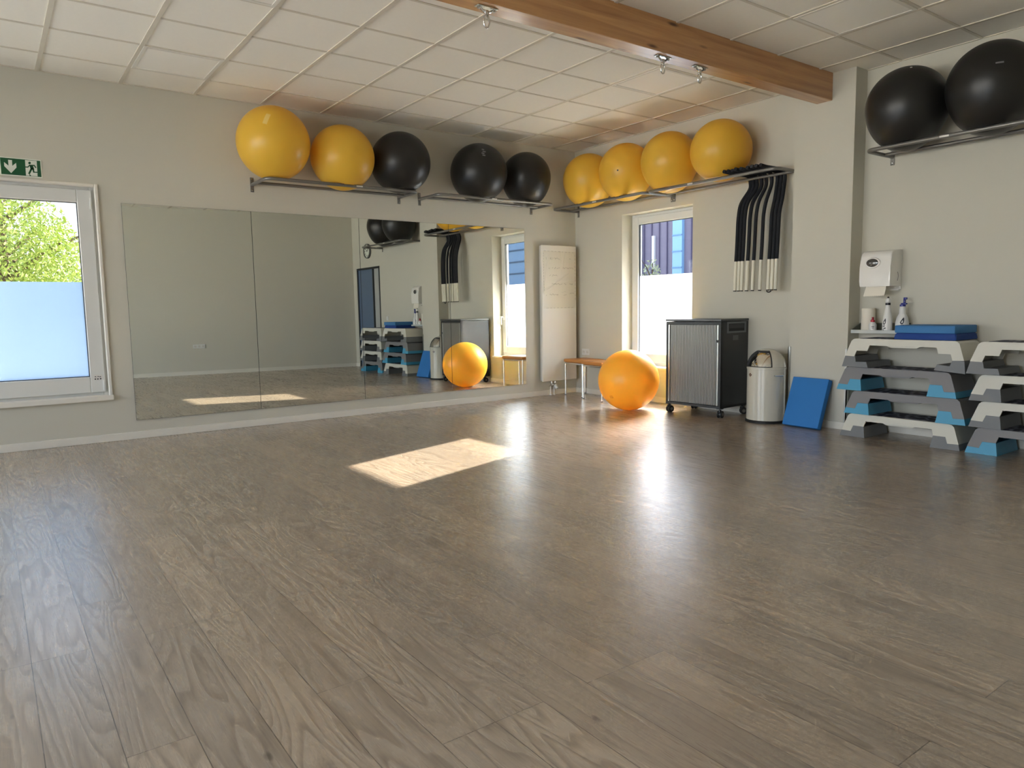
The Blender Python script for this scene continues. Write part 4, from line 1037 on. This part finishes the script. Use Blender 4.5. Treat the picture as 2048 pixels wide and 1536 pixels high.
# ------------------------------------------------------------------ light
world = bpy.data.worlds.new('sky'); scene.world = world; world.use_nodes = True
nt = world.node_tree; bg = nt.nodes['Background']
tc = nt.nodes.new('ShaderNodeTexCoord'); sp = nt.nodes.new('ShaderNodeSeparateXYZ'); nt.links.new(tc.outputs['Generated'], sp.inputs[0])
cr = nt.nodes.new('ShaderNodeValToRGB'); e = cr.color_ramp.elements
e[0].position = 0.0; e[0].color = (0.95, 0.97, 1.0, 1); e[1].position = 0.7; e[1].color = (0.45, 0.64, 1.0, 1)
k = e.new(0.22); k.color = (0.78, 0.88, 1.0, 1)
nt.links.new(sp.outputs[2], cr.inputs[0]); nt.links.new(cr.outputs[0], bg.inputs[0]); bg.inputs[1].default_value = 10.5
sun = bpy.data.lights.new('sun', 'SUN'); sun.energy = 125; sun.angle = math.radians(0.6); sun.color = (1.0, 0.88, 0.72)
so = bpy.data.objects.new('sun', sun); COL.objects.link(so)
el = math.radians(24.3); dirv = Vector((0.2937*math.cos(el), -0.956*math.cos(el), -math.sin(el)))
so.rotation_euler = dirv.to_track_quat('-Z', 'Y').to_euler(); so.location = (0, 12, 8)
def portal(name, c, sx, sy, rot):
    l = bpy.data.lights.new(name, 'AREA'); l.shape = 'RECTANGLE'; l.size = sx; l.size_y = sy; l.cycles.is_portal = True
    o = bpy.data.objects.new(name, l); COL.objects.link(o); o.location = c; o.rotation_euler = rot
for i, w in enumerate(WF): portal('sky_portal', ((w[0]+w[1])/2, YF-T-0.02, (w[2]+w[3])/2), w[1]-w[0], w[3]-w[2], (PI/2, 0, 0))
portal('sky_portal', (-T-0.02, (W1[0]+W1[1])/2, (W1[2]+W1[3])/2), W1[3]-W1[2], W1[1]-W1[0], (0, -PI/2, 0))
portal('sky_portal', (-T-0.02, (W3[0]+W3[1])/2, (W3[2]+W3[3])/2), W3[3]-W3[2], W3[1]-W3[0], (0, -PI/2, 0))
portal('sky_portal', ((W2[0]+W2[1])/2, T+0.02, (W2[2]+W2[3])/2), W2[1]-W2[0], W2[3]-W2[2], (-PI/2, 0, 0))

# ------------------------------------------------------------------ camera
cam = bpy.data.cameras.new('camera'); cam.sensor_width = 36.0; cam.lens = 1441.4266/2048*36.0; cam.clip_start = 0.02; cam.clip_end = 300
co = bpy.data.objects.new('camera', cam); COL.objects.link(co)
Rv = Vector((0.58929948, 0.80776611, -0.01549314)); Uv = Vector((-0.07549671, 0.07415058, 0.99438521)); Fv = Vector((-0.80437949, 0.584821, -0.10468058))
M = Matrix(((Rv.x, Uv.x, -Fv.x, 7.489575), (Rv.y, Uv.y, -Fv.y, -6.543634), (Rv.z, Uv.z, -Fv.z, 1.166529), (0, 0, 0, 1)))
co.matrix_world = M
scene.camera = co

vs = scene.view_settings
vs.view_transform = 'Standard'; vs.look = 'None'; vs.exposure = 0.0; vs.gamma = 1.0; vs.use_curve_mapping = False
cy = scene.cycles
cy.use_denoising = True
cy.max_bounces = 14; cy.diffuse_bounces = 7; cy.glossy_bounces = 5; cy.transparent_max_bounces = 12
cy.sample_clamp_indirect = 80
